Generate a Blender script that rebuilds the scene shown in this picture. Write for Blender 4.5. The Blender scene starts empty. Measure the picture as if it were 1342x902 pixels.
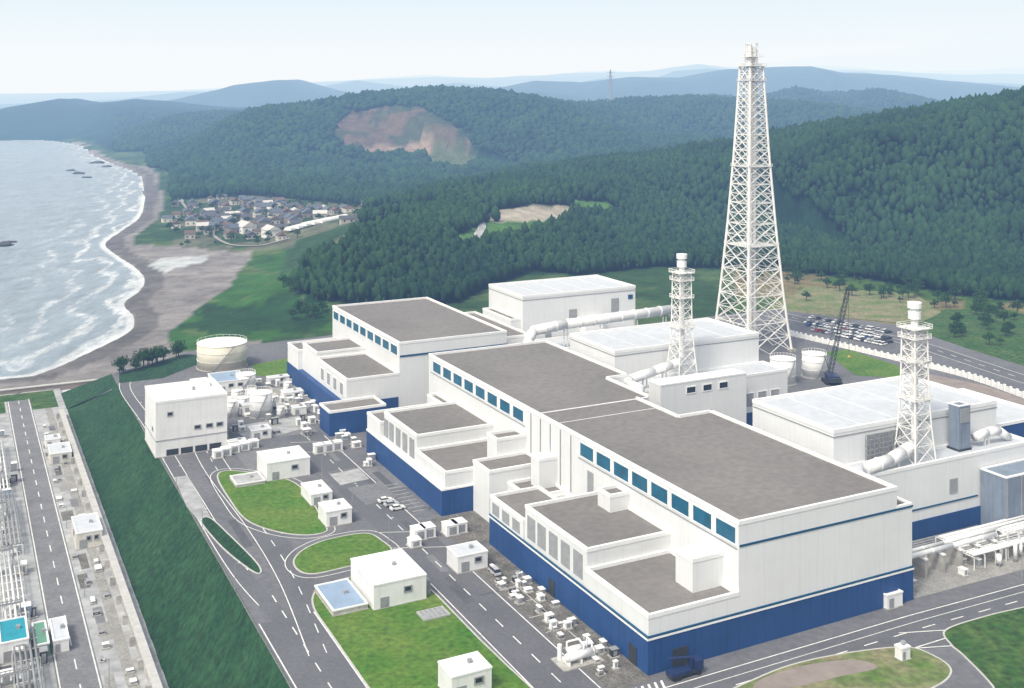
import bpy, math, random
import numpy as np
from mathutils import Vector, Matrix
from mathutils.geometry import tessellate_polygon
random.seed(7); RNG=np.random.default_rng(5)
scene=bpy.context.scene
COL=scene.collection
EYE=123.0; FOC=1440.0
TH=math.radians(27.0); BX,BY=math.cos(TH),math.sin(TH); AX,AY=-BY,BX
P0=(28.97,233.05)
def S(b,a): return (P0[0]+b*BX+a*AX, P0[1]+b*BY+a*AY)          # site grid -> world
def W(px,py,z=0.0):                                            # surveyed plan point on level z -> world
    k=(EYE-z)/(py-125.0); return ((px-671.0)*k, FOC*k)
# ------------------------------------------------------------------ materials
def mat(name,col,rough=0.8,var=0.15,scale=0.3,bump=0.0,col2=None,metal=0.0,stretch=None,streak=0,panel=0,scale2=None,bscale=None,s2=(0.76,1.2)):
    m=bpy.data.materials.new(name); m.use_nodes=True
    nt=m.node_tree; N=nt.nodes; L=nt.links; bs=N['Principled BSDF']
    bs.inputs['Roughness'].default_value=rough; bs.inputs['Metallic'].default_value=metal
    bs.inputs['Specular IOR Level'].default_value=0.3
    tc=N.new('ShaderNodeTexCoord'); mp=N.new('ShaderNodeMapping')
    L.new(tc.outputs['Object'],mp.inputs['Vector'])
    if stretch: mp.inputs['Scale'].default_value=stretch; mp.inputs['Rotation'].default_value=(0,0,-TH)
    n1=N.new('ShaderNodeTexNoise'); n1.inputs['Scale'].default_value=scale; n1.inputs['Detail'].default_value=7; n1.inputs['Roughness'].default_value=0.65
    L.new(mp.outputs[0],n1.inputs['Vector'])
    mx=N.new('ShaderNodeMix'); mx.data_type='RGBA'
    c2=col2 if col2 else tuple(c*(1-var*1.6) for c in col)
    c1=col if col2 else tuple(min(1,c*(1+var*0.8)) for c in col)
    mx.inputs[6].default_value=(*c1,1); mx.inputs[7].default_value=(*c2,1)
    rp=N.new('ShaderNodeMapRange'); rp.inputs[1].default_value=0.32; rp.inputs[2].default_value=0.68
    L.new(n1.outputs[0],rp.inputs[0]); L.new(rp.outputs[0],mx.inputs[0])
    out=mx.outputs[2]
    def scl(out,fac):
        mm=N.new('ShaderNodeVectorMath'); mm.operation='SCALE'; L.new(out,mm.inputs[0]); L.new(fac,mm.inputs['Scale']); return mm.outputs[0]
    if scale2:
        n2=N.new('ShaderNodeTexNoise'); n2.inputs['Scale'].default_value=scale2; n2.inputs['Detail'].default_value=4
        L.new(mp.outputs[0],n2.inputs['Vector'])
        r2=N.new('ShaderNodeMapRange'); r2.inputs[1].default_value=0.3; r2.inputs[2].default_value=0.7; r2.inputs[3].default_value=s2[0]; r2.inputs[4].default_value=s2[1]
        L.new(n2.outputs[0],r2.inputs[0]); out=scl(out,r2.outputs[0])
    if streak:
        mp2=N.new('ShaderNodeMapping'); mp2.inputs['Scale'].default_value=(1,1,0.06); L.new(tc.outputs['Object'],mp2.inputs['Vector'])
        n3=N.new('ShaderNodeTexNoise'); n3.inputs['Scale'].default_value=1.1; n3.inputs['Detail'].default_value=5
        L.new(mp2.outputs[0],n3.inputs['Vector'])
        r3=N.new('ShaderNodeMapRange'); r3.inputs[1].default_value=0.5; r3.inputs[2].default_value=0.8; r3.inputs[3].default_value=1.0; r3.inputs[4].default_value=1.0-streak
        L.new(n3.outputs[0],r3.inputs[0]); out=scl(out,r3.outputs[0])
    if panel:
        sp=N.new('ShaderNodeSeparateXYZ'); L.new(tc.outputs['Object'],sp.inputs[0])
        sn=N.new('ShaderNodeSeparateXYZ'); L.new(tc.outputs['Normal'],sn.inputs[0])
        tot=None
        for ax,nx,per,wt in ((0,1,panel,1.0),(1,0,panel,1.0),(2,None,panel*1.7,0.45)):
            d=N.new('ShaderNodeMath'); d.operation='DIVIDE'; d.inputs[1].default_value=per; L.new(sp.outputs[ax],d.inputs[0])
            f=N.new('ShaderNodeMath'); f.operation='FRACT'; L.new(d.outputs[0],f.inputs[0])
            g=N.new('ShaderNodeMath'); g.operation='LESS_THAN'; g.inputs[1].default_value=0.12/per; L.new(f.outputs[0],g.inputs[0])
            q=N.new('ShaderNodeMath'); q.operation='MULTIPLY'; L.new(g.outputs[0],q.inputs[0]); q.inputs[1].default_value=wt
            if nx is not None:
                ab=N.new('ShaderNodeMath'); ab.operation='ABSOLUTE'; L.new(sn.outputs[nx],ab.inputs[0]); L.new(ab.outputs[0],q.inputs[1])
            o=q.outputs[0]
            if tot is None: tot=o
            else:
                q=N.new('ShaderNodeMath'); q.operation='MAXIMUM'; L.new(tot,q.inputs[0]); L.new(o,q.inputs[1]); tot=q.outputs[0]
        r=N.new('ShaderNodeMapRange'); r.inputs[3].default_value=1.0; r.inputs[4].default_value=0.90; L.new(tot,r.inputs[0]); out=scl(out,r.outputs[0])
    L.new(out,bs.inputs['Base Color'])
    if bump:
        nb=N.new('ShaderNodeTexNoise'); nb.inputs['Scale'].default_value=bscale or scale*6; nb.inputs['Detail'].default_value=6
        L.new(tc.outputs['Object'],nb.inputs['Vector'])
        b=N.new('ShaderNodeBump'); b.inputs['Strength'].default_value=1.0; b.inputs['Distance'].default_value=bump
        L.new(nb.outputs[0],b.inputs['Height']); L.new(b.outputs[0],bs.inputs['Normal'])
    return m
M={}
M['wall']=mat('white_wall_panels',(0.68,0.695,0.70),0.75,0.04,0.05,streak=0.06,panel=5.2)
M['wall2']=mat('plain_white_wall',(0.71,0.72,0.72),0.75,0.05,0.15,streak=0.12)
M['cream']=mat('cream_wall',(0.60,0.585,0.53),0.75,0.06,0.15,streak=0.18)
M['trim']=mat('white_trim',(0.76,0.77,0.77),0.7,0.04,0.3)
M['roof']=mat('dark_roof_membrane',(0.185,0.175,0.168),0.95,0.09,0.03,scale2=0.5,s2=(0.88,1.1))
M['rooflight']=mat('pale_roof_sheet',(0.50,0.53,0.57),0.85,0.04,0.03,scale2=0.4,s2=(0.92,1.05))
M['roofblue']=mat('blue_grey_roof',(0.25,0.34,0.46),0.6,0.08,0.2,streak=0.1)
M['blue']=mat('blue_cladding',(0.018,0.065,0.20),0.55,0.10,0.08,streak=0.3,panel=5.2)
M['teal']=mat('teal_trim',(0.012,0.08,0.16),0.5,0.05,0.3)
M['glass']=mat('blue_window_louvre',(0.010,0.11,0.19),0.35,0.2,0.3)
M['darkglass']=mat('dark_window',(0.03,0.04,0.05),0.25,0.2,0.5)
M['louvre']=mat('grey_louvre',(0.30,0.31,0.32),0.7,0.1,0.6)
M['asphalt']=mat('asphalt',(0.140,0.143,0.155),0.95,0.12,0.035,scale2=0.5,s2=(0.85,1.15))
M['road']=mat('road_asphalt',(0.120,0.123,0.135),0.95,0.10,0.06,scale2=1.1,s2=(0.88,1.12))
M['patch']=mat('asphalt_repair',(0.095,0.097,0.107),0.95,0.10,0.2,scale2=1.1,s2=(0.85,1.15))
M['patch2']=mat('worn_asphalt',(0.175,0.178,0.188),0.95,0.12,0.2,scale2=1.1,s2=(0.85,1.15))
M['concrete']=mat('concrete',(0.40,0.39,0.37),0.9,0.13,0.08,scale2=0.6,streak=0.1)
M['palecon']=mat('pale_concrete',(0.36,0.37,0.375),0.9,0.14,0.06,scale2=0.3)
M['gravel']=mat('gravel',(0.155,0.148,0.135),0.95,0.28,0.25,scale2=1.6,s2=(0.6,1.35),bump=0.05)
M['gravel2']=mat('pale_gravel',(0.29,0.285,0.27),0.95,0.16,0.25,scale2=1.6)
M['paint']=mat('white_road_paint',(0.70,0.70,0.68),0.8,0.16,0.5)
M['kerb']=mat('kerb_stone',(0.46,0.455,0.44),0.85,0.1,0.5)
M['grass']=mat('mown_grass',(0.045,0.140,0.010),0.95,0,0.07,col2=(0.12,0.185,0.03),scale2=0.7,s2=(0.65,1.25),bump=0.15)
M['slope']=mat('embankment_grass',(0.006,0.040,0.014),0.95,0,0.10,col2=(0.020,0.066,0.024),scale2=0.8,s2=(0.6,1.4),stretch=(1.4,0.35,1),bump=0.5,bscale=1.2)
M['drygrass']=mat('dry_grass',(0.07,0.15,0.02),0.95,0,0.07,col2=(0.27,0.22,0.15),scale2=0.5,s2=(0.65,1.25),bump=0.15)
M['scrub']=mat('scrub_grass',(0.018,0.080,0.012),0.95,0,0.10,col2=(0.07,0.12,0.03),scale2=0.5,s2=(0.5,1.35),bump=0.5)
M['steel']=mat('white_painted_steel',(0.78,0.775,0.75),0.55,0.06,0.3)
M['flue']=mat('flue_lining',(0.76,0.755,0.74),0.6,0.06,0.2,streak=0.12)
M['pipe']=mat('white_pipe',(0.71,0.72,0.72),0.5,0.06,0.3,streak=0.1)
M['grey']=mat('blue_grey_corrugated_sheet',(0.20,0.245,0.31),0.6,0.1,0.2,streak=0.3,panel=1.6)
M['darksteel']=mat('dark_steel',(0.04,0.045,0.05),0.5,0.15,0.5)
M['greymetal']=mat('grey_metal',(0.28,0.29,0.30),0.5,0.15,0.5)
M['tank']=mat('cream_tank',(0.60,0.58,0.49),0.6,0.06,0.1,streak=0.15)
M['rubber']=mat('tyre_rubber',(0.025,0.025,0.027),0.8,0.1,1)
M['tealroof']=mat('teal_roof',(0.02,0.26,0.34),0.6,0.1,0.3)
M['green']=mat('green_sheet',(0.12,0.27,0.20),0.7,0.1,0.3)
M['brown']=mat('brown_gravel_roof',(0.25,0.215,0.195),0.9,0.12,0.2)
M['navy']=mat('navy_paint',(0.02,0.035,0.10),0.4,0.1,0.4)
M['rock']=mat('sea_rock',(0.07,0.07,0.065),0.95,0.3,0.4,bump=0.5)
M['bark']=mat('tree_bark',(0.09,0.065,0.045),0.95,0.2,1.5)
M['yellow']=mat('yellow_paint',(0.6,0.42,0.05),0.6,0.1,0.5)
def foliage(name,c1,c2,scale,ri=0.45):
    m=bpy.data.materials.new(name); m.use_nodes=True; nt=m.node_tree; N=nt.nodes; L=nt.links; bs=N['Principled BSDF']
    bs.inputs['Roughness'].default_value=0.9; bs.inputs['Specular IOR Level'].default_value=0.1
    g=N.new('ShaderNodeNewGeometry'); n=N.new('ShaderNodeTexNoise'); n.inputs['Scale'].default_value=scale; n.inputs['Detail'].default_value=7
    L.new(g.outputs['Position'],n.inputs['Vector'])
    ad=N.new('ShaderNodeMath'); ad.operation='ADD'
    r=N.new('ShaderNodeMapRange'); r.inputs[1].default_value=0.3; r.inputs[2].default_value=0.7; r.inputs[4].default_value=0.65
    L.new(n.outputs[0],r.inputs[0]); L.new(r.outputs[0],ad.inputs[0])
    ml=N.new('ShaderNodeMath'); ml.operation='MULTIPLY'; ml.inputs[1].default_value=ri; L.new(g.outputs['Random Per Island'],ml.inputs[0]); L.new(ml.outputs[0],ad.inputs[1])
    mx=N.new('ShaderNodeMix'); mx.data_type='RGBA'; mx.inputs[6].default_value=(*c1,1); mx.inputs[7].default_value=(*c2,1)
    L.new(ad.outputs[0],mx.inputs[0]); L.new(mx.outputs[2],bs.inputs['Base Color'])
    return m
M['forest']=foliage('forest_foliage',(0.005,0.022,0.011),(0.026,0.066,0.022),0.012,0.5)
M['leaf']=foliage('tree_foliage',(0.010,0.040,0.013),(0.04,0.10,0.025),0.2)
# ------------------------------------------------------------------ mesh builder
class MB:
    def __init__(s,ox=0,oy=0): s.v=[];s.f=[];s.m=[];s.ox=ox;s.oy=oy;s.pc=[]
    def add(s,vs,fs,m=0):
        o=len(s.v); s.pc.append((o,len(s.f))); s.v+=[(x-s.ox,y-s.oy,z) for x,y,z in vs]; s.f+=[tuple(i+o for i in f) for f in fs]; s.m+=[m]*len(fs)
    def pieces(s):
        out=[]
        for i,(vo,fo) in enumerate(s.pc):
            ve,fe=s.pc[i+1] if i+1<len(s.pc) else (len(s.v),len(s.f))
            k=MB(); k.v=s.v[vo:ve]; k.f=[tuple(j-vo for j in f) for f in s.f[fo:fe]]; k.m=s.m[fo:fe]; out.append(k)
        return out
    def box(s,x0,x1,y0,y1,z0,z1,m=0):
        s.add([(x0,y0,z0),(x1,y0,z0),(x1,y1,z0),(x0,y1,z0),(x0,y0,z1),(x1,y0,z1),(x1,y1,z1),(x0,y1,z1)],
              [(0,3,2,1),(4,5,6,7),(0,1,5,4),(1,2,6,5),(2,3,7,6),(3,0,4,7)],m); return s
    def cyl(s,cx,cy,z0,z1,r,r2=None,n=16,m=0):
        r2=r if r2 is None else r2
        vs=[(cx+r*math.cos(2*math.pi*i/n),cy+r*math.sin(2*math.pi*i/n),z0) for i in range(n)]+[(cx+r2*math.cos(2*math.pi*i/n),cy+r2*math.sin(2*math.pi*i/n),z1) for i in range(n)]
        s.add(vs,[(i,(i+1)%n,n+(i+1)%n,n+i) for i in range(n)]+[tuple(range(n,2*n)),tuple(range(n-1,-1,-1))],m); return s
    def tube(s,p,q,r,n=4,m=0):
        p=Vector(p);q=Vector(q);d=(q-p)
        if d.length<1e-6: return s
        d.normalize(); u=d.cross(Vector((0,0,1)))
        if u.length<1e-3: u=Vector((1,0,0))
        u.normalize(); w=d.cross(u)
        vs=[]
        for c in (p,q):
            for i in range(n):
                t=2*math.pi*(i+.5)/n; vs.append(tuple(c+u*r*math.cos(t)+w*r*math.sin(t)))
        s.add(vs,[(i,(i+1)%n,n+(i+1)%n,n+i) for i in range(n)]+[tuple(range(n-1,-1,-1)),tuple(range(n,2*n))],m); return s
    def path(s,pts,r,n=12,m=0):
        for a,b in zip(pts[:-1],pts[1:]): s.tube(a,b,r,n,m)
        for c in pts[1:-1]: s.ball(c,r*1.02,8,m)
        return s
    def ball(s,c,r,n=8,m=0,sz=1.0):
        vs=[];fs=[]
        k=n//2
        for j in range(1,k):
            ph=math.pi*j/k
            for i in range(n):
                t=2*math.pi*i/n; vs.append((c[0]+r*math.sin(ph)*math.cos(t),c[1]+r*math.sin(ph)*math.sin(t),c[2]+r*sz*math.cos(ph)))
        vs.append((c[0],c[1],c[2]+r*sz)); vs.append((c[0],c[1],c[2]-r*sz)); T=len(vs)-2;Bt=len(vs)-1
        for j in range(k-2):
            for i in range(n): fs.append((j*n+i,(j+1)*n+i,(j+1)*n+(i+1)%n,j*n+(i+1)%n))
        for i in range(n): fs.append((T,i,(i+1)%n)); fs.append((Bt,(k-2)*n+(i+1)%n,(k-2)*n+i))
        s.add(vs,fs,m); return s
    def mesh(s,name,mats):
        me=bpy.data.meshes.new(name); me.from_pydata(s.v,[],s.f)
        for k in (mats if isinstance(mats,(list,tuple)) else [mats]): me.materials.append(M[k] if isinstance(k,str) else k)
        me.polygons.foreach_set('material_index',s.m); me.update(); return me
    def obj(s,name,mats,parent=None,smooth=False):
        me=s.mesh(name,mats)
        if smooth: me.polygons.foreach_set('use_smooth',[True]*len(me.polygons))
        o=bpy.data.objects.new(name,me); COL.objects.link(o)
        if parent: o.parent=parent
        return o
SPLIT={'louvre','door','footing','flue','flue_cap','loading_opening','cross_arm','leg','wheel','insulator','track','buttress','flange','support','post','parapet_return'}
class Thing:
    def __init__(s,name,label,cat,b=0,a=0,z=0,group=None,loc=None,rot=None):
        s.e=bpy.data.objects.new(name,None); COL.objects.link(s.e); s.e.empty_display_size=0.5
        x,y=loc if loc else S(b,a); s.e.location=(x,y,z); s.e.rotation_euler=(0,0,TH if rot is None else rot)
        s.e['label']=label; s.e['category']=cat
        if group: s.e['group']=group
        s.o=(0,0) if loc else (b,a); s.parts=[]
    def P(s,name,mats):
        mb=MB(*s.o); s.parts.append((name,mats,mb)); return mb
    def done(s,smooth=()):
        for n,m,mb in s.parts:
            if not mb.v: continue
            for k in (mb.pieces() if n in SPLIT and len(mb.pc)<100 else [mb]): k.obj(n,m,s.e,n in smooth)
        s.parts=[]; return s
def copy_thing(root,loc,rot,label=None):
    c=root.copy(); c.location=loc; c.rotation_euler=(0,0,rot); COL.objects.link(c)
    if label: c['label']=label
    for k in root.children:
        d=k.copy(); d.parent=c; COL.objects.link(d)
        for g in k.children:
            h=g.copy(); h.parent=d; COL.objects.link(h)
    return c
def structure(o,kind='structure'): o['kind']=kind; return o
# ------------------------------------------------------------------ sheets, lines
def smooth(pts,closed=False,n=6):
    out=[];L=len(pts)
    for i in range(L if closed else L-1):
        g=lambda k: pts[k%L] if closed else pts[max(0,min(L-1,k))]
        p0,p1,p2,p3=g(i-1),g(i),g(i+1),g(i+2)
        for j in range(n):
            t=j/n
            out.append(tuple(0.5*((2*p1[c])+(-p0[c]+p2[c])*t+(2*p0[c]-5*p1[c]+4*p2[c]-p3[c])*t*t+(-p0[c]+3*p1[c]-3*p2[c]+p3[c])*t**3) for c in (0,1)))
    if not closed: out.append(tuple(pts[-1][:2]))
    return out
def area(p): return sum(p[i][0]*p[(i+1)%len(p)][1]-p[(i+1)%len(p)][0]*p[i][1] for i in range(len(p)))
def sheet(name,pts,z,m,side=0.0,sidem=None):
    if area(pts)<0: pts=pts[::-1]
    v=[(x,y,z) for x,y in pts]; tris=tessellate_polygon([[Vector(q) for q in v]])
    mb=MB(); n=len(v)
    fs=[]
    for t in tris:
        a,b,c=[v[i] for i in t]
        cr=(b[0]-a[0])*(c[1]-a[1])-(b[1]-a[1])*(c[0]-a[0])
        fs.append(tuple(t) if cr>0 else tuple(t[::-1]))
    mb.add(v,fs,0)
    if side:
        mb.add(v+[(x,y,z-side) for x,y in pts],[(i,n+i,n+(i+1)%n,(i+1)%n) for i in range(n)],1)
    return structure(mb.obj(name,[m,sidem] if side else m))
def offs(pts,d,closed=False):
    out=[];n=len(pts)
    for i in range(n):
        if closed: p,q=pts[i-1],pts[(i+1)%n]
        else: p,q=pts[max(0,i-1)],pts[min(n-1,i+1)]
        dx,dy=q[0]-p[0],q[1]-p[1]; l=math.hypot(dx,dy) or 1
        out.append((pts[i][0]-dy/l*d,pts[i][1]+dx/l*d))
    return out
def strip(mb,pts,w,z,closed=False,zf=None):
    l=offs(pts,w/2,closed); r=offs(pts,-w/2,closed); n=len(pts)
    vs=[(x,y,z if zf is None else zf(x,y)) for x,y in l]+[(x,y,z if zf is None else zf(x,y)) for x,y in r]
    mb.add(vs,[(i,n+i,n+(i+1)%n,(i+1)%n) for i in range(n if closed else n-1)])
def dashes(mb,pts,w,z,on=4.0,off=5.0):
    dense=[]
    for p,q in zip(pts[:-1],pts[1:]):
        l=math.hypot(q[0]-p[0],q[1]-p[1]); k=max(1,int(l/1.0))
        for i in range(k): dense.append((p[0]+(q[0]-p[0])*i/k,p[1]+(q[1]-p[1])*i/k))
    on=int(on);off=int(off);i=0
    while i+on<len(dense):
        strip(mb,dense[i:i+on+1],w,z); i+=on+off
def island(name,pts,m,closed_smooth=True,kerbw=0.45,zg=0.16):
    p=smooth(pts,True,6) if closed_smooth else pts
    if area(p)<0: p=p[::-1]
    inner=offs(p,kerbw,True)
    sheet(name,inner,zg,m)
    mb=MB(); n=len(p)
    vs=[(x,y,0.0) for x,y in p]+[(x,y,0.14) for x,y in p]+[(x,y,0.14) for x,y in inner]+[(x,y,0.17) for x,y in inner]
    mb.add(vs,[(i,(i+1)%n,n+(i+1)%n,n+i) for i in range(n)]+[(n+i,n+(i+1)%n,2*n+(i+1)%n,2*n+i) for i in range(n)])
    structure(mb.obj('kerb','kerb'))
    return p
# ------------------------------------------------------------------ terrain
def vnoise(x,y,seed=0):
    xi=np.floor(x).astype(np.int64); yi=np.floor(y).astype(np.int64); xf=x-xi; yf=y-yi
    def h(a,b):
        n=(a*374761393+b*668265263+seed*1274126177)&0xffffffff
        n=((n^(n>>13))*1274126177)&0xffffffff
        return ((n^(n>>16))&0xffff)/65535.0
    u=xf*xf*(3-2*xf); v=yf*yf*(3-2*yf)
    return (h(xi,yi)*(1-u)+h(xi+1,yi)*u)*(1-v)+(h(xi,yi+1)*(1-u)+h(xi+1,yi+1)*u)*v
def fbm(x,y,sc,o=5,seed=0):
    t=np.zeros_like(x);a=0.5
    for i in range(o):
        t+=a*vnoise(x/sc+17.3*i,y/sc-9.1*i,seed+i); a*=0.5; sc*=0.5
    return t/(1-0.5**o)
def inpoly(x,y,poly):
    r=np.zeros(x.shape,bool);n=len(poly);j=n-1
    for i in range(n):
        xi,yi=poly[i];xj,yj=poly[j]
        c=((yi>y)!=(yj>y)); 
        with np.errstate(all='ignore'): r^=c&(x<(xj-xi)*(y-yi)/((yj-yi) if yj!=yi else 1e-9)+xi)
        j=i
    return r
def pdist(x,y,pl):
    best=np.full(x.shape,1e12); val=[np.zeros(x.shape) for _ in range(len(pl[0])-2)]
    for p,q in zip(pl[:-1],pl[1:]):
        dx,dy=q[0]-p[0],q[1]-p[1]; L2=dx*dx+dy*dy
        t=np.clip(((x-p[0])*dx+(y-p[1])*dy)/L2,0,1)
        d=np.hypot(x-p[0]-t*dx,y-p[1]-t*dy); m=d<best; best=np.where(m,d,best)
        for k in range(len(val)): val[k]=np.where(m,p[2+k]*(1-t)+q[2+k]*t,val[k])
    return best,val
SEA=-8.0
shore_px=[(-700,530),(-300,512),(0,497),(60,487),(110,465),(148,447),(172,432),(174,415),(162,398),(182,382),(189,366),(176,350),(150,333),(138,319),(160,302),(182,286),(189,266),(191,242),(180,226),(150,215),(126,205),(116,196),(98,188),(60,184),(0,184),(-400,186),(-1500,190)]
shore=smooth([W(x,y,SEA) for x,y in shore_px],False,5)
seapoly=shore+[(-60000,5000),(-60000,100),(-3000,100)]
def ridge(l): return [((px-671)*d/FOC,d,EYE-(py-125)*d/FOC,w) for px,py,d,w in l]
def ridge2(d,w,l): return ridge([(x,y,d,w) for x,y in l])
RID=[ridge([(1900,90,950,420),(1500,108,1000,430),(1342,131,1080,450),(1200,153,1150,440),(1060,175,1230,430),(960,194,1260,400),(850,215,1230,350),(740,240,1150,300),(640,262,1000,230),(560,288,870,155),(480,316,760,95),(430,345,690,55)]),
 ridge([(215,228,1650,200),(245,213,1750,300),(300,190,1900,450),(350,165,2000,500),(420,140,2150,600),(480,126,2200,650),(560,120,2250,700),(630,119,2300,700),(690,134,2450,700),(760,141,2600,700),(850,133,2700,700),(910,130,2700,700),(960,135,2700,700),(1060,140,2600,700),(1150,150,2500,600),(1300,160,2500,600)]),
 ridge2(3700,900,[(-500,156),(-100,152),(0,149),(40,136),(80,128),(130,134),(180,129),(240,134),(300,140)]),
 ridge2(4900,1100,[(120,146),(200,138),(270,125),(330,112),(390,106),(440,119),(500,126),(600,128),(700,106),(760,109),(830,99),(890,101),(950,91),(1060,89),(1100,98),(1180,101),(1260,109),(1342,118),(1600,120)]),
 ridge2(9500,2500,[(-300,128),(100,122),(300,118),(430,106),(560,101),(640,102),(740,97),(850,95),(915,85),(960,92),(1100,90),(1300,98),(1700,100)]),
 ridge2(21000,6000,[(850,102),(950,90),(1050,77),(1110,70),(1170,66),(1210,56),(1290,42),(1345,48),(1450,38),(1700,50)]),
 ridge([(188,205,2300,180),(200,186,2450,330),(225,168,2650,450),(270,156,2850,550),(330,150,3000,600),(420,146,3100,600)]),
 ridge([(480,232,1650,160),(560,222,1750,230),(650,214,1850,280),(760,196,2000,350),(850,180,2100,350)]),
 ridge2(6800,1500,[(100,134),(180,128),(250,119),(300,122),(360,110),(420,113),(470,108),(540,116),(600,109),(660,114),(720,112),(790,103),(850,106),(885,91),(925,89),(990,100),(1060,96),(1130,94),(1190,104),(1260,106),(1342,110),(1600,115)]),
 ridge2(3300,600,[(800,150),(860,140),(930,128),(980,133),(1040,118),(1100,124),(1150,118),(1220,135),(1342,150)]),
 ridge2(14000,3500,[(300,114),(420,109),(480,103),(560,98),(640,104),(700,99),(800,93),(870,96),(920,83),(980,88),(1080,84),(1200,92),(1342,88),(1700,90)])]
RSC=[160,420,500,700,1600,4000,350,260,1000,420,2200]
YARD=[(-69,-150),(-69,318),(-30,345),(80,352),(160,300),(290,300),(345,180),(400,60),(400,-150)]
def HT(x,y):
    ds,_=pdist(x,y,[(*p,) for p in shore]); sea=inpoly(x,y,seapoly)
    z=np.where(sea,SEA-np.minimum(ds*0.05,8)-0.05,SEA+np.minimum(ds*0.06,7.7))
    hill=np.zeros_like(x)
    for k,r in enumerate(RID):
        sc=RSC[k]
        n=fbm(x,y,sc,5,k*7+1); n2=fbm(x,y,sc*1.3,5,k*7+3); n3=fbm(x,y,sc*.45,4,k*7+5)
        d,(h,w)=pdist(x,y,r)
        q=d/w; q=q*(1+1.3*(n-0.5)*np.clip(q*3,0,1)); t=np.clip(1-q,0,1); f=t*t*(3-2*t) if k not in (2,6) else np.clip(t*1.3,0,1)**0.9*(1-0.25*q.clip(0,1))
        hh=h*f*(1+0.8*(n2-0.5)*np.clip(q*2.5,0.08,1)+(0.16 if k in (3,8,9,4,10,2) else 0.03)*(n3-.5)); hill=np.maximum(hill,hh)
    hill=hill*np.where(y>1500,np.clip(ds/220,0.12,1),1)
    z=np.where(sea,z,z+hill)
    sx=(x-P0[0])*BX+(y-P0[1])*BY; sa=(x-P0[0])*AX+(y-P0[1])*AY
    z=np.where((sx<-67)&(sa<331),-9.5,z)
    yd=inpoly(sx,sa,YARD); z=np.where(yd&(sx>=-67),-0.3,z)
    return z,hill,ds,sea
FORP=[(386,380),(398,358),(435,338),(470,318),(520,296),(600,262),(700,235),(850,200),(1000,175),(1342,110),(1700,80),(1700,420),(1342,397),(1250,387),(1130,365),(1000,354),(860,350),(760,362),(700,356),(640,378),(600,398),(540,402),(440,400),(400,392)]
CL1=[(636,288),(650,276),(700,269),(765,271),(781,280),(745,290),(680,294)]
CL2=[(585,316),(640,291),(745,289),(720,303),(650,322),(605,330)]
CL3=[(740,262),(800,266),(803,280),(775,283)]
QUA=[(437,156),(470,146),(500,143),(560,145),(590,160),(618,180),(598,193),(540,200),(480,196),(450,190),(433,178)]
QU2=[(560,200),(625,195),(628,215),(600,224),(560,218)]
GRN=[(300,372),(322,345),(330,330),(280,318),(262,322),(300,312),(370,320),(375,345),(385,385),(435,402),(440,430),(330,446),(230,460),(215,440),(262,405)]
VILP=[(225,262),(330,256),(480,270),(470,300),(450,322),(300,330),(225,322)]
def classify(x,y,z,hill,ds,sea):
    px=671+FOC*x/y; py=125+FOC*(EYE-z)/y
    n=fbm(x,y,40,5,50); n3=fbm(x,y,260,4,60); n4=fbm(x,y,70,4,66)
    c=np.zeros(x.shape+(3,))
    def setc(m,col,var=0.3):
        for k in range(3): c[...,k]=np.where(m,col[k]*(1+var*(n-0.5)*2),c[...,k])
    setc(np.ones(x.shape,bool),(0.030,0.070,0.022))
    gras=(n>0.55); setc(gras,(0.055,0.095,0.032))
    warm=(px>960)&(py>345)&(y<900); setc(warm,(0.055,0.11,0.022)); setc(warm&(n>0.53),(0.16,0.14,0.07))
    forest=(hill>4)&(y>1200)
    vp=inpoly(px,py,VILP)
    forest|=(y>880)&(n4<0.58)&(px>330)&(py<330)&(~vp)
    forest|=(y>1180)&(n3<0.66)&(px>225)&(~vp)
    forest|=inpoly(px,py,FORP)&(y<1500)
    bw=np.where(py>322,95+60*(n3-0.5),22+14*(n3-.5))
    sand=(ds<bw)&(px<345)&(y<2000)&(hill<6); sand2=(ds<16)&(y>=2000)&(hill<3)
    g=inpoly(px+14*(n4-.5)*2,py+10*(n-.5)*2,GRN)
    setc(forest,(0.008,0.032,0.013),0.5)
    cl=inpoly(px,py,CL1)&(y<1500); cl2=(inpoly(px,py,CL2)|inpoly(px,py,CL3))&(y<1500)
    setc(cl,(0.38,0.35,0.29)); setc(cl2,(0.065,0.15,0.035))
    wx=34*(fbm(x,y,90,4,77)-0.5)
    q=inpoly(px+wx,py+wx*.6,QUA)&(y>1500)&(y<3000); setc(q,(0.115,0.085,0.06),0.5); setc(q&(n>0.52),(0.045,0.055,0.03)); 
    q2=inpoly(px+wx*.5,py,QU2)&(y>1300)&(y<3000); setc(q2,(0.08,0.11,0.05))
    q3=inpoly(px+wx*.3,py+wx*.1,[(465,192),(545,190),(590,193),(585,199),(545,203),(480,201)])&(y<3000)&(y>1300); setc(q3,(0.22,0.17,0.13))
    setc(sand|sand2,(0.205,0.195,0.190),0.35)
    wet=(ds<14)&(~sea)&(y<2000); setc(wet,(0.125,0.12,0.118),0.1)
    setc(g&(y<1400),(0.035,0.105,0.018),0.5); setc(g&(n>0.56)&(y<1400),(0.075,0.12,0.035),0.3); setc(g&(n4>0.60)&(y<1400),(0.018,0.055,0.015),0.3)
    setc(vp&(~forest)&(n>0.5),(0.10,0.11,0.07),0.3)
    pool=inpoly(px,py,[(192,348),(215,338),(275,337),(262,345),(232,352),(215,358)]); setc(pool,(0.40,0.43,0.45),0.05)
    forest=forest&~cl&~cl2&~q&~q2&~q3&~g&~sand&~sand2&~sea
    return c,forest
R,C=450,440
ys=np.geomspace(60,33000,R); ts=np.linspace(-1.15,0.8,C)
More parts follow.
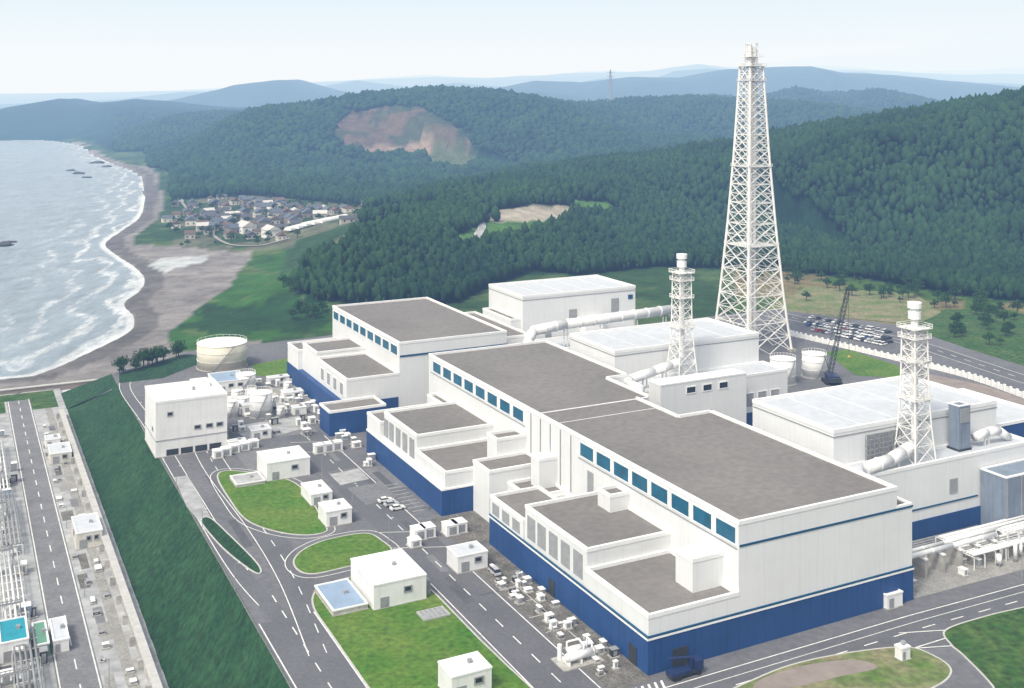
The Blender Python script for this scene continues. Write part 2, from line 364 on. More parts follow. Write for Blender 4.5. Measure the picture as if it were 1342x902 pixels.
Yg,Tg=np.meshgrid(ys,ts,indexing='ij'); Xg=Yg*Tg
Zg,hill,ds,sea=HT(Xg,Yg); cols,_=classify(Xg,Yg,Zg,hill,ds,sea)
def gridmesh(name,X,Y,Z,colr,mt,attr='cover'):
    r,c=X.shape; me=bpy.data.meshes.new(name)
    v=np.stack([X,Y,Z],-1).reshape(-1,3).astype(np.float32)
    i=np.arange(r*c).reshape(r,c); f=np.stack([i[:-1,:-1],i[:-1,1:],i[1:,1:],i[1:,:-1]],-1).reshape(-1,4)
    me.vertices.add(len(v)); me.vertices.foreach_set('co',v.ravel())
    me.loops.add(f.size); me.loops.foreach_set('vertex_index',f.ravel().astype(np.int32))
    me.polygons.add(len(f)); me.polygons.foreach_set('loop_start',np.arange(0,f.size,4,dtype=np.int32)); me.polygons.foreach_set('loop_total',np.full(len(f),4,np.int32))
    me.update(calc_edges=True); me.polygons.foreach_set('use_smooth',np.ones(len(f),bool))
    ca=me.color_attributes.new(attr,'FLOAT_COLOR','POINT'); cc=np.concatenate([colr.reshape(-1,3),np.ones((r*c,1))],1).astype(np.float32); ca.data.foreach_set('color',cc.ravel())
    me.materials.append(mt); o=bpy.data.objects.new(name,me); COL.objects.link(o); return structure(o)
tm=bpy.data.materials.new('terrain_cover'); tm.use_nodes=True; nt=tm.node_tree; N=nt.nodes; L=nt.links; bs=N['Principled BSDF']; bs.inputs['Roughness'].default_value=0.95; bs.inputs['Specular IOR Level'].default_value=0.1
at=N.new('ShaderNodeAttribute'); at.attribute_name='cover'; geo=N.new('ShaderNodeNewGeometry')
n1=N.new('ShaderNodeTexNoise'); n1.inputs['Scale'].default_value=0.06; n1.inputs['Detail'].default_value=10; n1.inputs['Roughness'].default_value=0.75; L.new(geo.outputs['Position'],n1.inputs['Vector'])
r=N.new('ShaderNodeMapRange'); r.inputs[1].default_value=0.3; r.inputs[2].default_value=0.7; r.inputs[3].default_value=0.55; r.inputs[4].default_value=1.5; L.new(n1.outputs[0],r.inputs[0])
sc=N.new('ShaderNodeVectorMath'); sc.operation='SCALE'; L.new(at.outputs['Color'],sc.inputs[0]); L.new(r.outputs[0],sc.inputs['Scale']); L.new(sc.outputs[0],bs.inputs['Base Color'])
n2=N.new('ShaderNodeTexNoise'); n2.inputs['Scale'].default_value=0.03; n2.inputs['Detail'].default_value=9; n2.inputs['Roughness'].default_value=0.7; L.new(geo.outputs['Position'],n2.inputs['Vector'])
bp=N.new('ShaderNodeBump'); bp.inputs['Distance'].default_value=9.0; bp.inputs['Strength'].default_value=0.5; L.new(n2.outputs[0],bp.inputs['Height']); L.new(bp.outputs[0],bs.inputs['Normal'])
gridmesh('terrain',Xg,Yg,Zg,cols,tm)
# sea
ys2=np.geomspace(380,5200,260); ts2=np.linspace(-1.4,-0.2,260); Y2,T2=np.meshgrid(ys2,ts2,indexing='ij'); X2=Y2*T2
d2,_=pdist(X2,Y2,[(*p,) for p in shore]); in2=inpoly(X2,Y2,seapoly); sd=np.where(in2,d2,-d2)
c2=np.stack([np.clip(sd/400,0,1)]*3,-1)
sm=bpy.data.materials.new('sea_water'); sm.use_nodes=True; nt=sm.node_tree; N=nt.nodes; L=nt.links; bs=N['Principled BSDF']
bs.inputs['IOR'].default_value=1.33
at=N.new('ShaderNodeAttribute'); at.attribute_name='cover'; geo=N.new('ShaderNodeNewGeometry')
mp=N.new('ShaderNodeMapping'); mp.inputs['Rotation'].default_value=(0,0,-0.45); mp.inputs['Scale'].default_value=(1,0.35,1); L.new(geo.outputs['Position'],mp.inputs['Vector'])
def noise(sc,det,rg=0.6,vec=None):
    n=N.new('ShaderNodeTexNoise'); n.inputs['Scale'].default_value=sc; n.inputs['Detail'].default_value=det; n.inputs['Roughness'].default_value=rg; L.new(vec or mp.outputs[0],n.inputs['Vector']); return n.outputs[0]
def mth(op,a,b=None,c=None):
    n=N.new('ShaderNodeMath'); n.operation=op
    for i,v in enumerate((a,b,c)):
        if v is None: continue
        if isinstance(v,(int,float)): n.inputs[i].default_value=v
        else: L.new(v,n.inputs[i])
    return n.outputs[0]
dd=mth('MULTIPLY',at.outputs['Fac'],400.0)
nz=noise(0.016,7); nf=noise(0.18,10,0.85)
ph=mth('ADD',mth('MULTIPLY',dd,0.26),mth('MULTIPLY',nz,28.0)); sn=mth('SINE',ph)
fall=mth('SUBTRACT',1.0,mth('MULTIPLY',dd,1/120.0)); fall=mth('MAXIMUM',fall,0.0)
thr=mth('ADD',mth('MULTIPLY',sn,0.30),mth('ADD',mth('MULTIPLY',fall,0.34),mth('MULTIPLY',nf,1.3)))
foam=N.new('ShaderNodeMapRange'); foam.inputs[1].default_value=1.05; foam.inputs[2].default_value=1.38; L.new(thr,foam.inputs[0])
edge=N.new('ShaderNodeMapRange'); edge.inputs[1].default_value=3.0; edge.inputs[2].default_value=0.0; L.new(mth('SUBTRACT',dd,mth('MULTIPLY',nf,6.0)),edge.inputs[0])
f0=mth('MULTIPLY',mth('MAXIMUM',mth('MULTIPLY',foam.outputs[0],mth('GREATER_THAN',fall,0.02)),mth('MULTIPLY',edge.outputs[0],.8)),0.8)
mx=N.new('ShaderNodeMix'); mx.data_type='RGBA'; mx.inputs[6].default_value=(0.25,0.305,0.35,1); mx.inputs[7].default_value=(0.76,0.78,0.79,1)
L.new(f0,mx.inputs[0])
mv=N.new('ShaderNodeMapRange'); mv.inputs[1].default_value=0.35; mv.inputs[2].default_value=0.65; mv.inputs[3].default_value=0.75; mv.inputs[4].default_value=1.25; L.new(noise(0.07,10,0.8),mv.inputs[0])
ss=N.new('ShaderNodeVectorMath'); ss.operation='SCALE'; L.new(mx.outputs[2],ss.inputs[0]); L.new(mv.outputs[0],ss.inputs['Scale']); L.new(ss.outputs[0],bs.inputs['Base Color'])
L.new(mth('ADD',mth('MULTIPLY',f0,0.5),0.38),bs.inputs['Roughness'])
bp=N.new('ShaderNodeBump'); bp.inputs['Distance'].default_value=1.4; bp.inputs['Strength'].default_value=0.9; L.new(noise(0.18,9,0.75),bp.inputs['Height']); L.new(bp.outputs[0],bs.inputs['Normal'])
gridmesh('sea',X2,Y2,np.full(X2.shape,SEA),c2,sm)
# ------------------------------------------------------------------ forest (one far mass)
def ico(sub):
    import bmesh
    b=bmesh.new(); bmesh.ops.create_icosphere(b,subdivisions=sub,radius=1.0); v=np.array([q.co[:] for q in b.verts]); f=np.array([[w.index for w in q.verts] for q in b.faces]); b.free(); return v,f
def scatter(y0,y1,sp,gp=0.24):
    cs=[];y=y0
    while y<y1:
        k=int(y*0.92/sp); x=(-0.36*y)+np.arange(k)*sp; cs.append(np.stack([x,np.full(k,y)],1)); y+=sp
    p=np.concatenate(cs); p+=RNG.uniform(-sp*.6,sp*.6,p.shape); x,y=p[:,0],p[:,1]
    z,h,d,s=HT(x,y); _,f=classify(x,y,z,h,d,s); gap=fbm(x,y,45,3,90)>gp
    k=f&gap; return np.stack([x,y,z],1)[k]
def crowns(pts,rad,ht,base,v0,f0,jit,lo=0.5,hi=1.5):
    n=len(pts); k=len(v0)
    s=RNG.uniform(lo,hi,(n,1,1))*(0.8+0.5*fbm(pts[:,0],pts[:,1],30,3,31))[:,None,None]; rr=1+RNG.uniform(-jit,jit,(n,k,1))
    v=v0[None]*rr*s*np.array([rad,rad,ht])
    a=RNG.uniform(0,6.28,n); ca,sa=np.cos(a)[:,None],np.sin(a)[:,None]
    x=v[...,0]*ca-v[...,1]*sa; yv=v[...,0]*sa+v[...,1]*ca
    V=np.stack([x,yv,v[...,2]+base*s[...,0]],-1)+pts[:,None,:]
    F=f0[None]+(np.arange(n)*k)[:,None,None]
    return V.reshape(-1,3),F.reshape(-1,3)
iv1,if1=ico(1); iv2,if2=ico(2)
def trimesh(name,Vs,Fs,mt):
    o=0;vv=[];ff=[]
    for v,f in zip(Vs,Fs): vv.append(v); ff.append(f+o); o+=len(v)
    v=np.concatenate(vv).astype(np.float32); f=np.concatenate(ff).astype(np.int32)
    me=bpy.data.meshes.new(name); me.vertices.add(len(v)); me.vertices.foreach_set('co',v.ravel()); me.loops.add(f.size); me.loops.foreach_set('vertex_index',f.ravel())
    me.polygons.add(len(f)); me.polygons.foreach_set('loop_start',np.arange(0,f.size,3,dtype=np.int32)); me.polygons.foreach_set('loop_total',np.full(len(f),3,np.int32)); me.update(calc_edges=True)
    me.materials.append(mt); o=bpy.data.objects.new(name,me); COL.objects.link(o); return o
pn=scatter(430,820,3.3,.18); pm=scatter(820,1400,4.0,.18); pf=scatter(1400,3300,8.0,.12)
Vs=[];Fs=[]
v,f=crowns(pn,1.85,3.2,4.6,iv2,if2,0.40,.45,1.6); Vs.append(v);Fs.append(f)
v,f=crowns(pm,2.4,3.9,4.0,iv1,if1,0.42,.45,1.6); Vs.append(v);Fs.append(f)
v,f=crowns(pf,4.9,5.2,3.0,iv1,if1,0.42,.45,1.6); Vs.append(v);Fs.append(f)
fo=trimesh('forest',Vs,Fs,M['forest']); fo['kind']='stuff'
def groundz(x,y):
    z,_,_,_=HT(np.array([x]),np.array([y])); return float(z[0])
# ------------------------------------------------------------------ site sheets
sheet('yard_pavement',[S(*p) for p in YARD],0.0,'asphalt',0.6,'concrete')
def lane(name,pts,w,z,m):
    mb=MB(); strip(mb,pts,w,z); return structure(mb.obj(name,m))
road1=smooth([S(-66,-60),S(-63,0),S(-62,50),S(-65.5,90),S(-66,150),S(-66,230),S(-67,290),S(-60,318)],False,8)
lane('road',smooth([S(-61.5,-120),S(-61.5,60)],False,2),13.5,0.004,'road')
lane('road',road1[16:],4.6,0.008,'road')
road2=smooth([S(-58,40),S(-54,80),S(-53,120),S(-54,170),S(-52,210),S(-48,250)],False,8)
lane('road',road2,8.5,0.012,'road')
road4=[S(-18,-120),S(-18,70),S(-18,200)]
lane('road',road4,13,0.006,'road')
front=[S(-40,-11.5),S(70,-11.5),S(160,-14),S(300,-18)]
lane('road',front,13,0.010,'road')
loop=smooth([S(60,-14),S(78,-22),S(84,-36),S(80,-60)],False,6)
lane('road',loop,8,0.02,'road')
for i in range(26):
    b=random.choice([-18,-15,-21,-45,-38,-30,-8,-61,-58])+random.uniform(-2,2); a=random.uniform(0,230); w_=random.uniform(.8,2.6); l_=random.uniform(4,22)
    if random.random()<.4: w_,l_=l_*.5,w_
    if b<-24 and a<150 and b>-50: continue
    sheet('asphalt_repair',[S(b,a),S(b+w_,a),S(b+w_,a+l_),S(b,a+l_)],0.022+i*.0002,random.choice(['patch','patch2','patch']))
for (b0,b1,a0,a1) in [(-11,-3,128,150),(-45,-28,160,185),(-30,-12,196,214),(2,14,80,98),(-50,-40,232,262)]:
    sheet('asphalt_repair',[S(b0,a0),S(b1,a0),S(b1,a1),S(b0,a1)],0.018,'patch2')
mk=MB()
for b in (-68.0,-54.9): strip(mk,[S(b,-120),S(b,60)],0.3,0.03)
dashes(mk,[S(-61.5,-120),S(-61.5,75)],0.3,0.03)
strip(mk,offs(road1[20:],2.1),0.25,0.03); strip(mk,offs(road1[24:],-2.1),0.25,0.03)
dashes(mk,road2,0.25,0.034); strip(mk,offs(road2,3.9),0.25,0.034); strip(mk,offs(road2[14:],-3.9),0.25,0.034)
for b in (-24.2,-11.8): strip(mk,[S(b,-120),S(b,72)],0.3,0.03)
strip(mk,[S(-11.8,90),S(-11.8,190)],0.3,0.03)
dashes(mk,road4,0.3,0.03)
for d in (5.8,-5.8): strip(mk,offs(front,d),0.3,0.03)
dashes(mk,front,0.3,0.03); strip(mk,offs(front,2.9),0.2,0.03)
strip(mk,offs(loop,3.5),0.3,0.034); strip(mk,offs(loop,-3.5),0.3,0.034)
for i in range(9):
    b0=-12+i*1.6; mk.add([(*S(b0,-3),0.036),(*S(b0+0.6,-3),0.036),(*S(b0-1.6,-9),0.036),(*S(b0-2.2,-9),0.036)],[(0,3,2,1)])
for a in (18,26,34,42,50): strip(mk,[S(-10.6,a),S(-5.5,a)],0.15,0.056)
strip(mk,[S(-5.5,18),S(-5.5,50)],0.15,0.056)
for k in range(9): strip(mk,[S(-10.5,108+k*3),S(-5.5,108+k*3)],0.15,0.03)
for a in (80,92,170,182): strip(mk,[S(-11,a),S(-25,a+6)],0.25,0.038)
structure(mk.obj('road_markings','paint'))
i1=island('lawn',[W(*p) for p in [(284,625),(300,617),(345,622),(385,632),(408,655),(425,685),(428,697),(400,702),(360,697),(322,682),(300,655)]],'grass')
i2=island('lawn',[W(*p) for p in [(384,735),(398,720),(430,707),(480,699),(503,710),(514,722),(495,733),(450,745),(410,753),(390,748)]],'grass')
i3=island('lawn',[S(-54.5,-60),S(-54.8,0),S(-54.8,45),S(-54.2,64),S(-49,72.5),S(-38,74),S(-28,72),S(-25.5,62),S(-25.2,30),S(-25.2,-60)],'grass')
island('lawn',[W(*p) for p in [(262,683),(276,679),(300,700),(335,735),(343,750),(331,750),(300,727),(278,705)]],'slope')
mk=MB()
for p in (i1,i2): strip(mk,offs(p,-2.0,True),0.25,0.038,True)
structure(mk.obj('road_markings','paint'))
sheet('pavement',[W(*p) for p in [(228,626),(246,624),(276,678),(262,684),(245,665)]],0.13,'palecon',0.13,'kerb')
island('verge',[W(*p) for p in [(940,925),(1000,885),(1075,862),(1180,848),(1225,860),(1248,880),(1225,902),(1150,925)]],'drygrass')
island('verge',[W(*p) for p in [(1238,826),(1290,808),(1345,795),(1500,760),(1600,900),(1342,960),(1300,900),(1262,860),(1245,845)]],'scrub')
sheet('bare_soil',smooth([W(*p) for p in [(1000,890),(1060,872),(1120,866),(1150,876),(1100,888),(1040,902),(990,905)]],True,5),0.18,'brown')
sheet('gravel_bed',[S(-10.8,-2),S(-10.8,72),S(-0.2,76),S(-0.2,-2)],0.05,'gravel')
sheet('gravel_bed',[S(78,0),S(78,24),S(170,24),S(170,-2)],0.05,'gravel2')
sheet('pavement',[W(*p) for p in [(432,622),(470,614),(484,628),(446,636)]],0.045,'palecon')
sheet('gravel_bed',[S(-8,78),S(-8,100),S(12,100),S(12,78)],0.05,'gravel')
sheet('pavement',[W(*p) for p in [(300,560),(395,545),(405,560),(330,580)]],0.043,'palecon')
sheet('pavement',[W(*p) for p in [(345,510),(395,505),(412,530),(360,540)]],0.043,'gravel2')
sheet('pavement',[W(*p) for p in [(455,640),(500,632),(520,652),(480,662)]],0.043,'patch2')
sheet('verge',[W(*p) for p in [(1082,462),(1110,458),(1178,480),(1182,496),(1120,492)]],0.06,'grass')
sheet('verge',[W(*p) for p in [(1196,432),(1240,405),(1500,425),(1500,520),(1342,480),(1265,456)]],0.02,'scrub')
sheet('verge',[W(*p) for p in [(1000,405),(1060,375),(1200,385),(1235,410),(1200,425),(1060,412)]],-0.1,'drygrass')
rr=smooth([W(1020,412),W(1100,430),W(1190,448),W(1260,470),W(1342,497),W(1500,545)],False,5)
lane('road',rr,12,0.03,'road')
mk=MB(); dashes(mk,rr,0.4,0.05); strip(mk,offs(rr,5.5),.35,.05); strip(mk,offs(rr,-5.5),.35,.05); structure(mk.obj('road_markings','paint'))
sheet('gravel_bed',[W(*p) for p in [(1205,488),(1290,505),(1360,530),(1360,548),(1240,520)]],0.05,'brown')
sheet('parking_pavement',[W(*p) for p in [(1030,414),(1060,413),(1180,436),(1172,458),(1050,432)]],0.045,'road')
sheet('verge',[W(*p) for p in [(330,478),(375,470),(392,486),(372,497),(335,492)]],0.05,'grass')
sheet('verge',[S(-68,300),S(-66,316),S(-34,341),S(-20,330),S(-50,300)],0.05,'slope')
# embankment, terrace, retaining wall, seawall
n=110; mb=MB(); prof=[(-68.6,0.02),(-71,-0.9),(-74,-2.1),(-77.5,-3.4),(-81,-4.7),(-85,-6.1),(-89.5,-7.05)]
vs=[]
for i in range(n+1):
    a=-130+i*(425/n)
    for j,(b,z) in enumerate(prof):
        jit=0 if j in (0,6) else 1
        vs.append((*S(b+jit*random.uniform(-.4,.4),a),z+jit*random.uniform(-.22,.22)))
k=len(prof); mb.add(vs,[(i*k+j,i*k+j+1,(i+1)*k+j+1,(i+1)*k+j) for i in range(n) for j in range(k-1)])
mb.add([(*S(-68.6,295),0.02),(*S(-89.5,295),-7.05),(*S(-89.5,322),-7.05),(*S(-69,318),0.0)],[(0,1,2,3)])
eo=structure(mb.obj('embankment','slope')); eo.data.polygons.foreach_set('use_smooth',[True]*len(eo.data.polygons))
sheet('terrace_pavement',[S(-420,-130),S(-89,-130),S(-89,331),S(-420,331)],-7.0,'palecon',1.0,'concrete')
lane('road',[S(-106.5,-120),S(-106.5,325)],9,-6.99,'patch2')
mk=MB(); strip(mk,[S(-110.5,-120),S(-110.5,322)],0.3,-6.98); strip(mk,[S(-102.5,-120),S(-102.5,322)],0.3,-6.98); dashes(mk,[S(-106.5,-120),S(-106.5,322)],0.3,-6.98,5,7); structure(mk.obj('road_markings','paint'))
lane('gravel_bed',[S(-96,-120),S(-96,300)],2.6,-6.985,'gravel2')
for i in range(16):
    a=10+i*17+random.uniform(-5,5); w_=random.uniform(3,11); b=random.choice([-101.5,-100,-98]); c_=b+random.uniform(2,4); sheet('terrace_pavement',[S(b,a),S(c_,a),S(c_,a+w_),S(b,a+w_)],-6.97+.0005*i,random.choice(['gravel','gravel2','asphalt','patch2']))
for i in range(26):
    a=10+i*10.5; b=random.uniform(-150,-122); w_=random.uniform(4,8); sheet('terrace_pavement',[S(b,a),S(b+w_*1.2,a),S(b+w_*1.2,a+w_),S(b,a+w_)],-6.97+.0005*i,random.choice(['gravel','gravel','asphalt','patch']))
sheet('verge',[S(-420,300),S(-420,329),S(-92,329),S(-92,300),S(-102,300),S(-102,318),S(-112,318),S(-112,300)],-6.94,'scrub')
T=Thing('retaining_wall','long pale concrete retaining wall below the grass embankment','wall',-92,-120,-7)
w=T.P('wall','concrete'); w.box(-93,-91.6,-120,285,0,2.6); p=T.P('coping','kerb'); p.box(-93.3,-91.3,-120,285,2.6,2.9)
rb=T.P('buttress','concrete')
for a in range(-115,285,12): rb.box(-94.3,-93.003,a,a+1.0,0,2.2)
T.done()
T=Thing('seawall','low brown concrete seawall between the terrace and beach','wall',-250,331,-9)
w=T.P('wall','brown'); w.box(-420,-70,331.2,333,0,3.6); w=T.P('coping','kerb'); w.box(-420,-70,330.9,333.3,3.6,3.9); T.done()
# ------------------------------------------------------------------ buildings
def block(T,b0,b1,a0,a1,z,roof='roof',wall='wall',par=0.9,pt=0.6,z0=0.0,skip=''):
    zz=z-par; q=dict(b0=pt,b1=pt,a0=pt,a1=pt)
    for s in skip.split(): q[s]=0
    T.P('wall',wall).box(b0,b1,a0,a1,z0,zz)
    T.P('roof',roof).box(b0+q['b0'],b1-q['b1'],a0+q['a0'],a1-q['a1'],zz,zz+0.12)
    p=T.P('parapet','trim'); e=0.12
    if 'a0' not in skip: p.box(b0-e,b1+e,a0-e,a0+pt,zz+.003,z)
    if 'a1' not in skip: p.box(b0-e,b1+e,a1-pt,a1+e,zz+.003,z)
    if 'b0' not in skip: p.box(b0-e,b0+pt,a0+q['a0'],a1-q['a1'],zz+.003,z)
    if 'b1' not in skip: p.box(b1-pt,b1+e,a0+q['a0'],a1-q['a1'],zz+.003,z)
WINQ=[]
def win_left(T,b,a0,a1,z0,z1,m='glass',fr='trim'): WINQ.append((T,('L',b,a0,a1,z0,z1),m,fr))
def win_front(T,a,b0,b1,z0,z1,m='darkglass',fr='trim'): WINQ.append((T,('F',a,b0,b1,z0,z1),m,fr))
def ring(x0,x1,z0,z1,t,c0,c1,swap):
    P=[(x0-t,z0-t),(x1+t,z0-t),(x1+t,z1+t),(x0-t,z1+t),(x0,z0),(x1,z0),(x1,z1),(x0,z1)]
    g=lambda c,x,z:(c,x,z) if swap else (x,c,z)
    vs=[g(c0,x,z) for x,z in P]+[g(c1,x,z) for x,z in P]
    fs=[]
    for i in range(4):
        j=(i+1)%4
        fs+=[(i,j,4+j,4+i),(8+i,12+i,12+j,8+j),(i,8+i,8+j,j),(4+i,4+j,12+j,12+i)]
    return vs,fs
def build_windows():
    for T,(k,c,s0,s1,z0,z1),m,fr in WINQ:
        mb=MB(*T.o); f=MB(*T.o); t=0.28
        if k=='L': mb.box(c-0.10,c+0.2,s0,s1,z0,z1)
        else: mb.box(s0,s1,c-0.10,c+0.2,z0,z1)
        f.add(*ring(s0,s1,z0,z1,t,c-0.2,c+0.1,k=='L'))
        o=mb.obj('window',m,T.e); f.obj('frame',fr,o)
T=Thing('turbine_building','huge white turbine hall with blue base and dark flat roof','building',0,0)
block(T,24,72,0,73,28.4,skip='a1'); block(T,24,60,73,95,28.4,skip='a0 a1')
T.P('parapet','trim').box(60,72.12,72.4,73.12,27.503,28.4)
block(T,72,77,0,20,23.6,par=.6); block(T,72.0,77,20,73,20,par=.6)
block(T,0,24,0,26,12.8); block(T,0.4,24,26,57,17.2); block(T,-0.2,15,57,76.5,13.6); block(T,15,24,57,76.5,10)
block(T,15.5,24,5.5,12,19.6,roof='trim')
block(T,18,24,44,50,21,roof='roof'); 
c=T.P('base_cladding','blue'); c.box(-0.35,77.2,-0.2,76.8,0,7.4)
c=T.P('trim_band','teal'); 
c.box(-0.45,77.3,-0.3,0.2,7.9,8.3); c.box(-0.45,-0.1,0.2,76.9,7.9,8.3); c.box(24.2,77.2,-0.15,0.2,22.6,23.1); 
c=T.P('trim_band','trim'); c.box(-0.5,77.35,-0.35,0.1,7.4,7.8); c.box(-0.5,-0.1,0.1,76.95,7.4,7.8)
for k in range(8): win_left(T,24,1.0+k*8.7,1.0+k*8.7+7.0,23.0,26.6)
T.P('sill_band','louvre').box(23.85,24.1,0.5,70,21.9,22.2)
lo=T.P('louvre','louvre')
for a in (28,34,40,46,51.5): lo.box(0.25,0.5,a,a+4.2,9.2,15)
for a in (59,65,71): lo.box(-0.35,-0.1,a,a+4,9,12)
lo.box(23.8,24.1,62,65,13,20)
d=T.P('door','darksteel'); d.box(6,10,-0.36,-0.1,0.1,4.2); d.box(-0.5,-0.2,4,7,0.1,4); d.box(-.5,-.2,40,43,.1,4)
T.P('roof_seam','trim').box(24.6,60,84,84.25,27.6,27.68)
T.done()
T2=Thing('turbine_building','long white turbine hall with blue base joined to its neighbour','building',-3,101)
block(T2,24,64.5,95.0,120,28.4,skip='a0 a1'); block(T2,24,73,120,178,28.4,skip='a0')
T2.P('parapet','trim').box(64.5,73.12,119.88,120.6,27.503,28.4)
T2.P('roof_seam','trim').box(24.6,64,94.8,95.3,27.55,27.78)
block(T2,12,24,76.55,90,11); block(T2,6,24,90,101,15,roof='roof')
block(T2,-3,24,101,124,12.8); block(T2,-2.6,24,124,153,17.2); block(T2,-4,20,153,166,13.8); block(T2,20,24,153,170,16)
block(T2,14,24,101.2,108,20,roof='roof'); block(T2,18,24,82,87,19,roof='trim')
c=T2.P('base_cladding','blue'); c.box(-4.2,23.5,100.8,166.2,0,7.4)
c=T2.P('trim_band','trim'); c.box(-4.3,23.4,100.6,166.3,7.4,7.9)
for k in range(8): win_left(T2,24,103+k*9.1,103+k*9.1+7.0,23.0,26.5)
T2.P('sill_band','louvre').box(23.85,24.1,102,176,21.9,22.2)
lo=T2.P('louvre','louvre')
for a in (126,132,138,144,149): lo.box(-2.9,-2.5,a,a+3.6,9.2,15)
for a in (74,80,86,92,98): lo.box(23.75,24.05,a,a+.3,11,27)
T2.done()
T3=Thing('turbine_building','white turbine hall with blue stripe beside two similar halls','building',0,190)
block(T3,21,67,200,283,28.4); block(T3,0,21,200,238,16.8); block(T3,0,21,238,258,19); block(T3,-2,21,258,274,16)
block(T3,67,82,208,262,24,roof='roof'); block(T3,82,150,206,226,17,roof='rooflight')
block(T3,-10.5,11,188,200,9.2,wall='blue')
c=T3.P('base_cladding','blue'); c.box(-2.3,20.5,199.8,274.2,0,7.6)
c=T3.P('trim_band','teal'); c.box(21.2,67.1,199.8,200.05,22.6,23.3)
for k in range(9): win_left(T3,21,202+k*9,202+k*9+7.0,22.9,26.3)
for k in range(4): win_left(T3,0,204+k*8,208+k*8,9.5,14,m='louvre')
T3.done()
def reactor(label,b0,b1,a0,a1,z):
    T=Thing('reactor_building',label,'building',b0,a0)
    block(T,b0,b1,a0,a1,z,roof='rooflight',par=1.1)
    c=T.P('trim_band','louvre'); c.box(b0-.14,b1+.14,a0-.14,a1+.14,z-2.2,z-1.9)
    s=T.P('roof_seam','trim')
    for k in range(1,5): x=b0+(b1-b0)*k/5; s.box(x,x+.2,a0+.7,a1-.7,z-.98,z-.94)
    return T
R5=reactor('tall white reactor building with pale roof standing by the forest',89,147,228,262,36)
block(R5,84,89,230,258,26,roof='roof')
lo=R5.P('louvre','louvre'); lo.box(112,116,227.8,228,20,28); lo.box(134,138,227.8,228,25,31); lo.box(100,103,227.8,228,14,22)
pp=R5.P('vent_box','trim'); pp.box(118,128,224,228,17,24)
R5.P('louvre','teal').box(143,145.5,227.8,228,30,32)
R5.done()
R6=reactor('white reactor building with pale roof next to a lattice stack',79,144,138,170,32); R6.done()
R7=reactor('broad white reactor building with pale roof behind the turbine hall',82,146,32,66,32)
lo=R7.P('scaffold_screen','greymetal')
for i in range(9): lo.tube((93+i*1.7,31.4,22),(93+i*1.7,31.4,29),.12)
for i in range(6): lo.tube((93,31.4,22+i*1.4),(106.6,31.4,22+i*1.4),.12)
R7.P('vent_panel','louvre').box(94,106,31.8,31.95,22,29)
R7.done()
A6=Thing('annex_building','white annex building with raised gallery and blue base','building',80,120)
block(A6,80,146,124,138,21,roof='rooflight'); block(A6,84,121,117,124,24,roof='trim',par=.5)
c=A6.P('base_cladding','blue'); c.box(79.8,146.2,123.8,137.8,0,7)
for k in range(3): win_front(A6,117,95+k*7,98.6+k*7,19.8,21.8)
for k in range(3): win_front(A6,124,126+k*6,130+k*6,9,14,m='louvre')
A6.done()
A7=Thing('annex_building','white annex building with blue base beside the reactor hall','building',78,22)
block(A7,77.1,150,23,32,22,roof='rooflight')
c=A7.P('base_cladding','blue'); c.box(77.6,150.3,22.7,31.8,0,6.6); 
c=A7.P('trim_band','teal'); c.box(77.5,127.2,22.8,23.1,9.5,9.9)
lo=A7.P('louvre','louvre')
for b in (84,92,116): lo.box(b,b+3,22.75,23.0,12,16)
A7.done()
G=Thing('corrugated_shed','blue-grey corrugated metal shed against the white annex','shed',128,14)
block(G,128,152,14,22.6,17.4,roof='grey',wall='grey',par=.4); G.P('door','darksteel').box(136,140,13.8,14,0.1,4)
fr=G.P('frame','greymetal')
for b in (128.2,134,140,146,151.6): fr.box(b-.15,b+.15,13.7,14,0,17)
G.done()
G=Thing('ventilation_box','tall grey metal ventilation box on the annex roof','equipment',124,27,21.3)
block(G,124.5,129,27,30.8,13,roof='grey',wall='grey',par=.3); G.P('louvre','louvre').box(125,128.5,26.8,27,8,12); G.P('base_frame','darksteel').box(124.2,129.3,26.7,31.1,0,0.5); G.done()
G=Thing('service_building','blue-walled service building with pale flat roof','building',146.5,40)
block(G,146.5,176,36,70,23,roof='rooflight',wall='blue'); G.P('base_band','trim').box(146.6,176.2,35.8,45,0,11); G.done()
G=Thing('service_building','low pale building with flat grey roof by the access road','building',190,90)
block(G,190,222,88,100,5,roof='louvre',wall='wall2'); 
for k in range(4): win_front(G,88,192+k*7.5,195+k*7.5,2,3.5)
G.done()
build_windows(); WINQ.clear()
def duct(label,pts,r,legs=(),zb=0.0,m='pipe'):
    T=Thing('duct',label,'duct',pts[0][0],pts[0][1],0)
    q=T.P('pipe',m); q.path([(x,y,z) for x,y,z in pts],r,14)
    rg=T.P('flange','trim')
    for p,s in zip(pts[:-1],pts[1:]):
        p=Vector(p);s=Vector(s);L_=(s-p).length;k=int(L_//8)
        for i in range(1,k+1):
            c=p+(s-p)*(i/(k+1)); u=(s-p).normalized()*0.25; rg.tube(c-u,c+u,r*1.1,14)
    lg=T.P('support','steel')
    for (x,y,z) in legs:
        lg.box(x-1,x-.6,y-.2,y+.2,zb,z-r+0.3); lg.box(x+.6,x+1,y-.2,y+.2,zb,z-r+0.3)
    T.done(('pipe',)); return T
duct('long white exhaust duct crossing in front of the reactor building',[(78,204,16),(80,206,22),(84,209,25),(100,210,26),(156,212,27),(158,214,24)],2.1,[(100,210,26),(118,210,26),(136,211,26),(152,212,26)],16.5)
duct('large white exhaust duct running to the lattice stack',[(86,24,23.4),(95,24.6,24),(101,26,24.8),(107,27.5,25.5)],1.7,[(90,24.4,24),(98,25,24.5)],21.2)
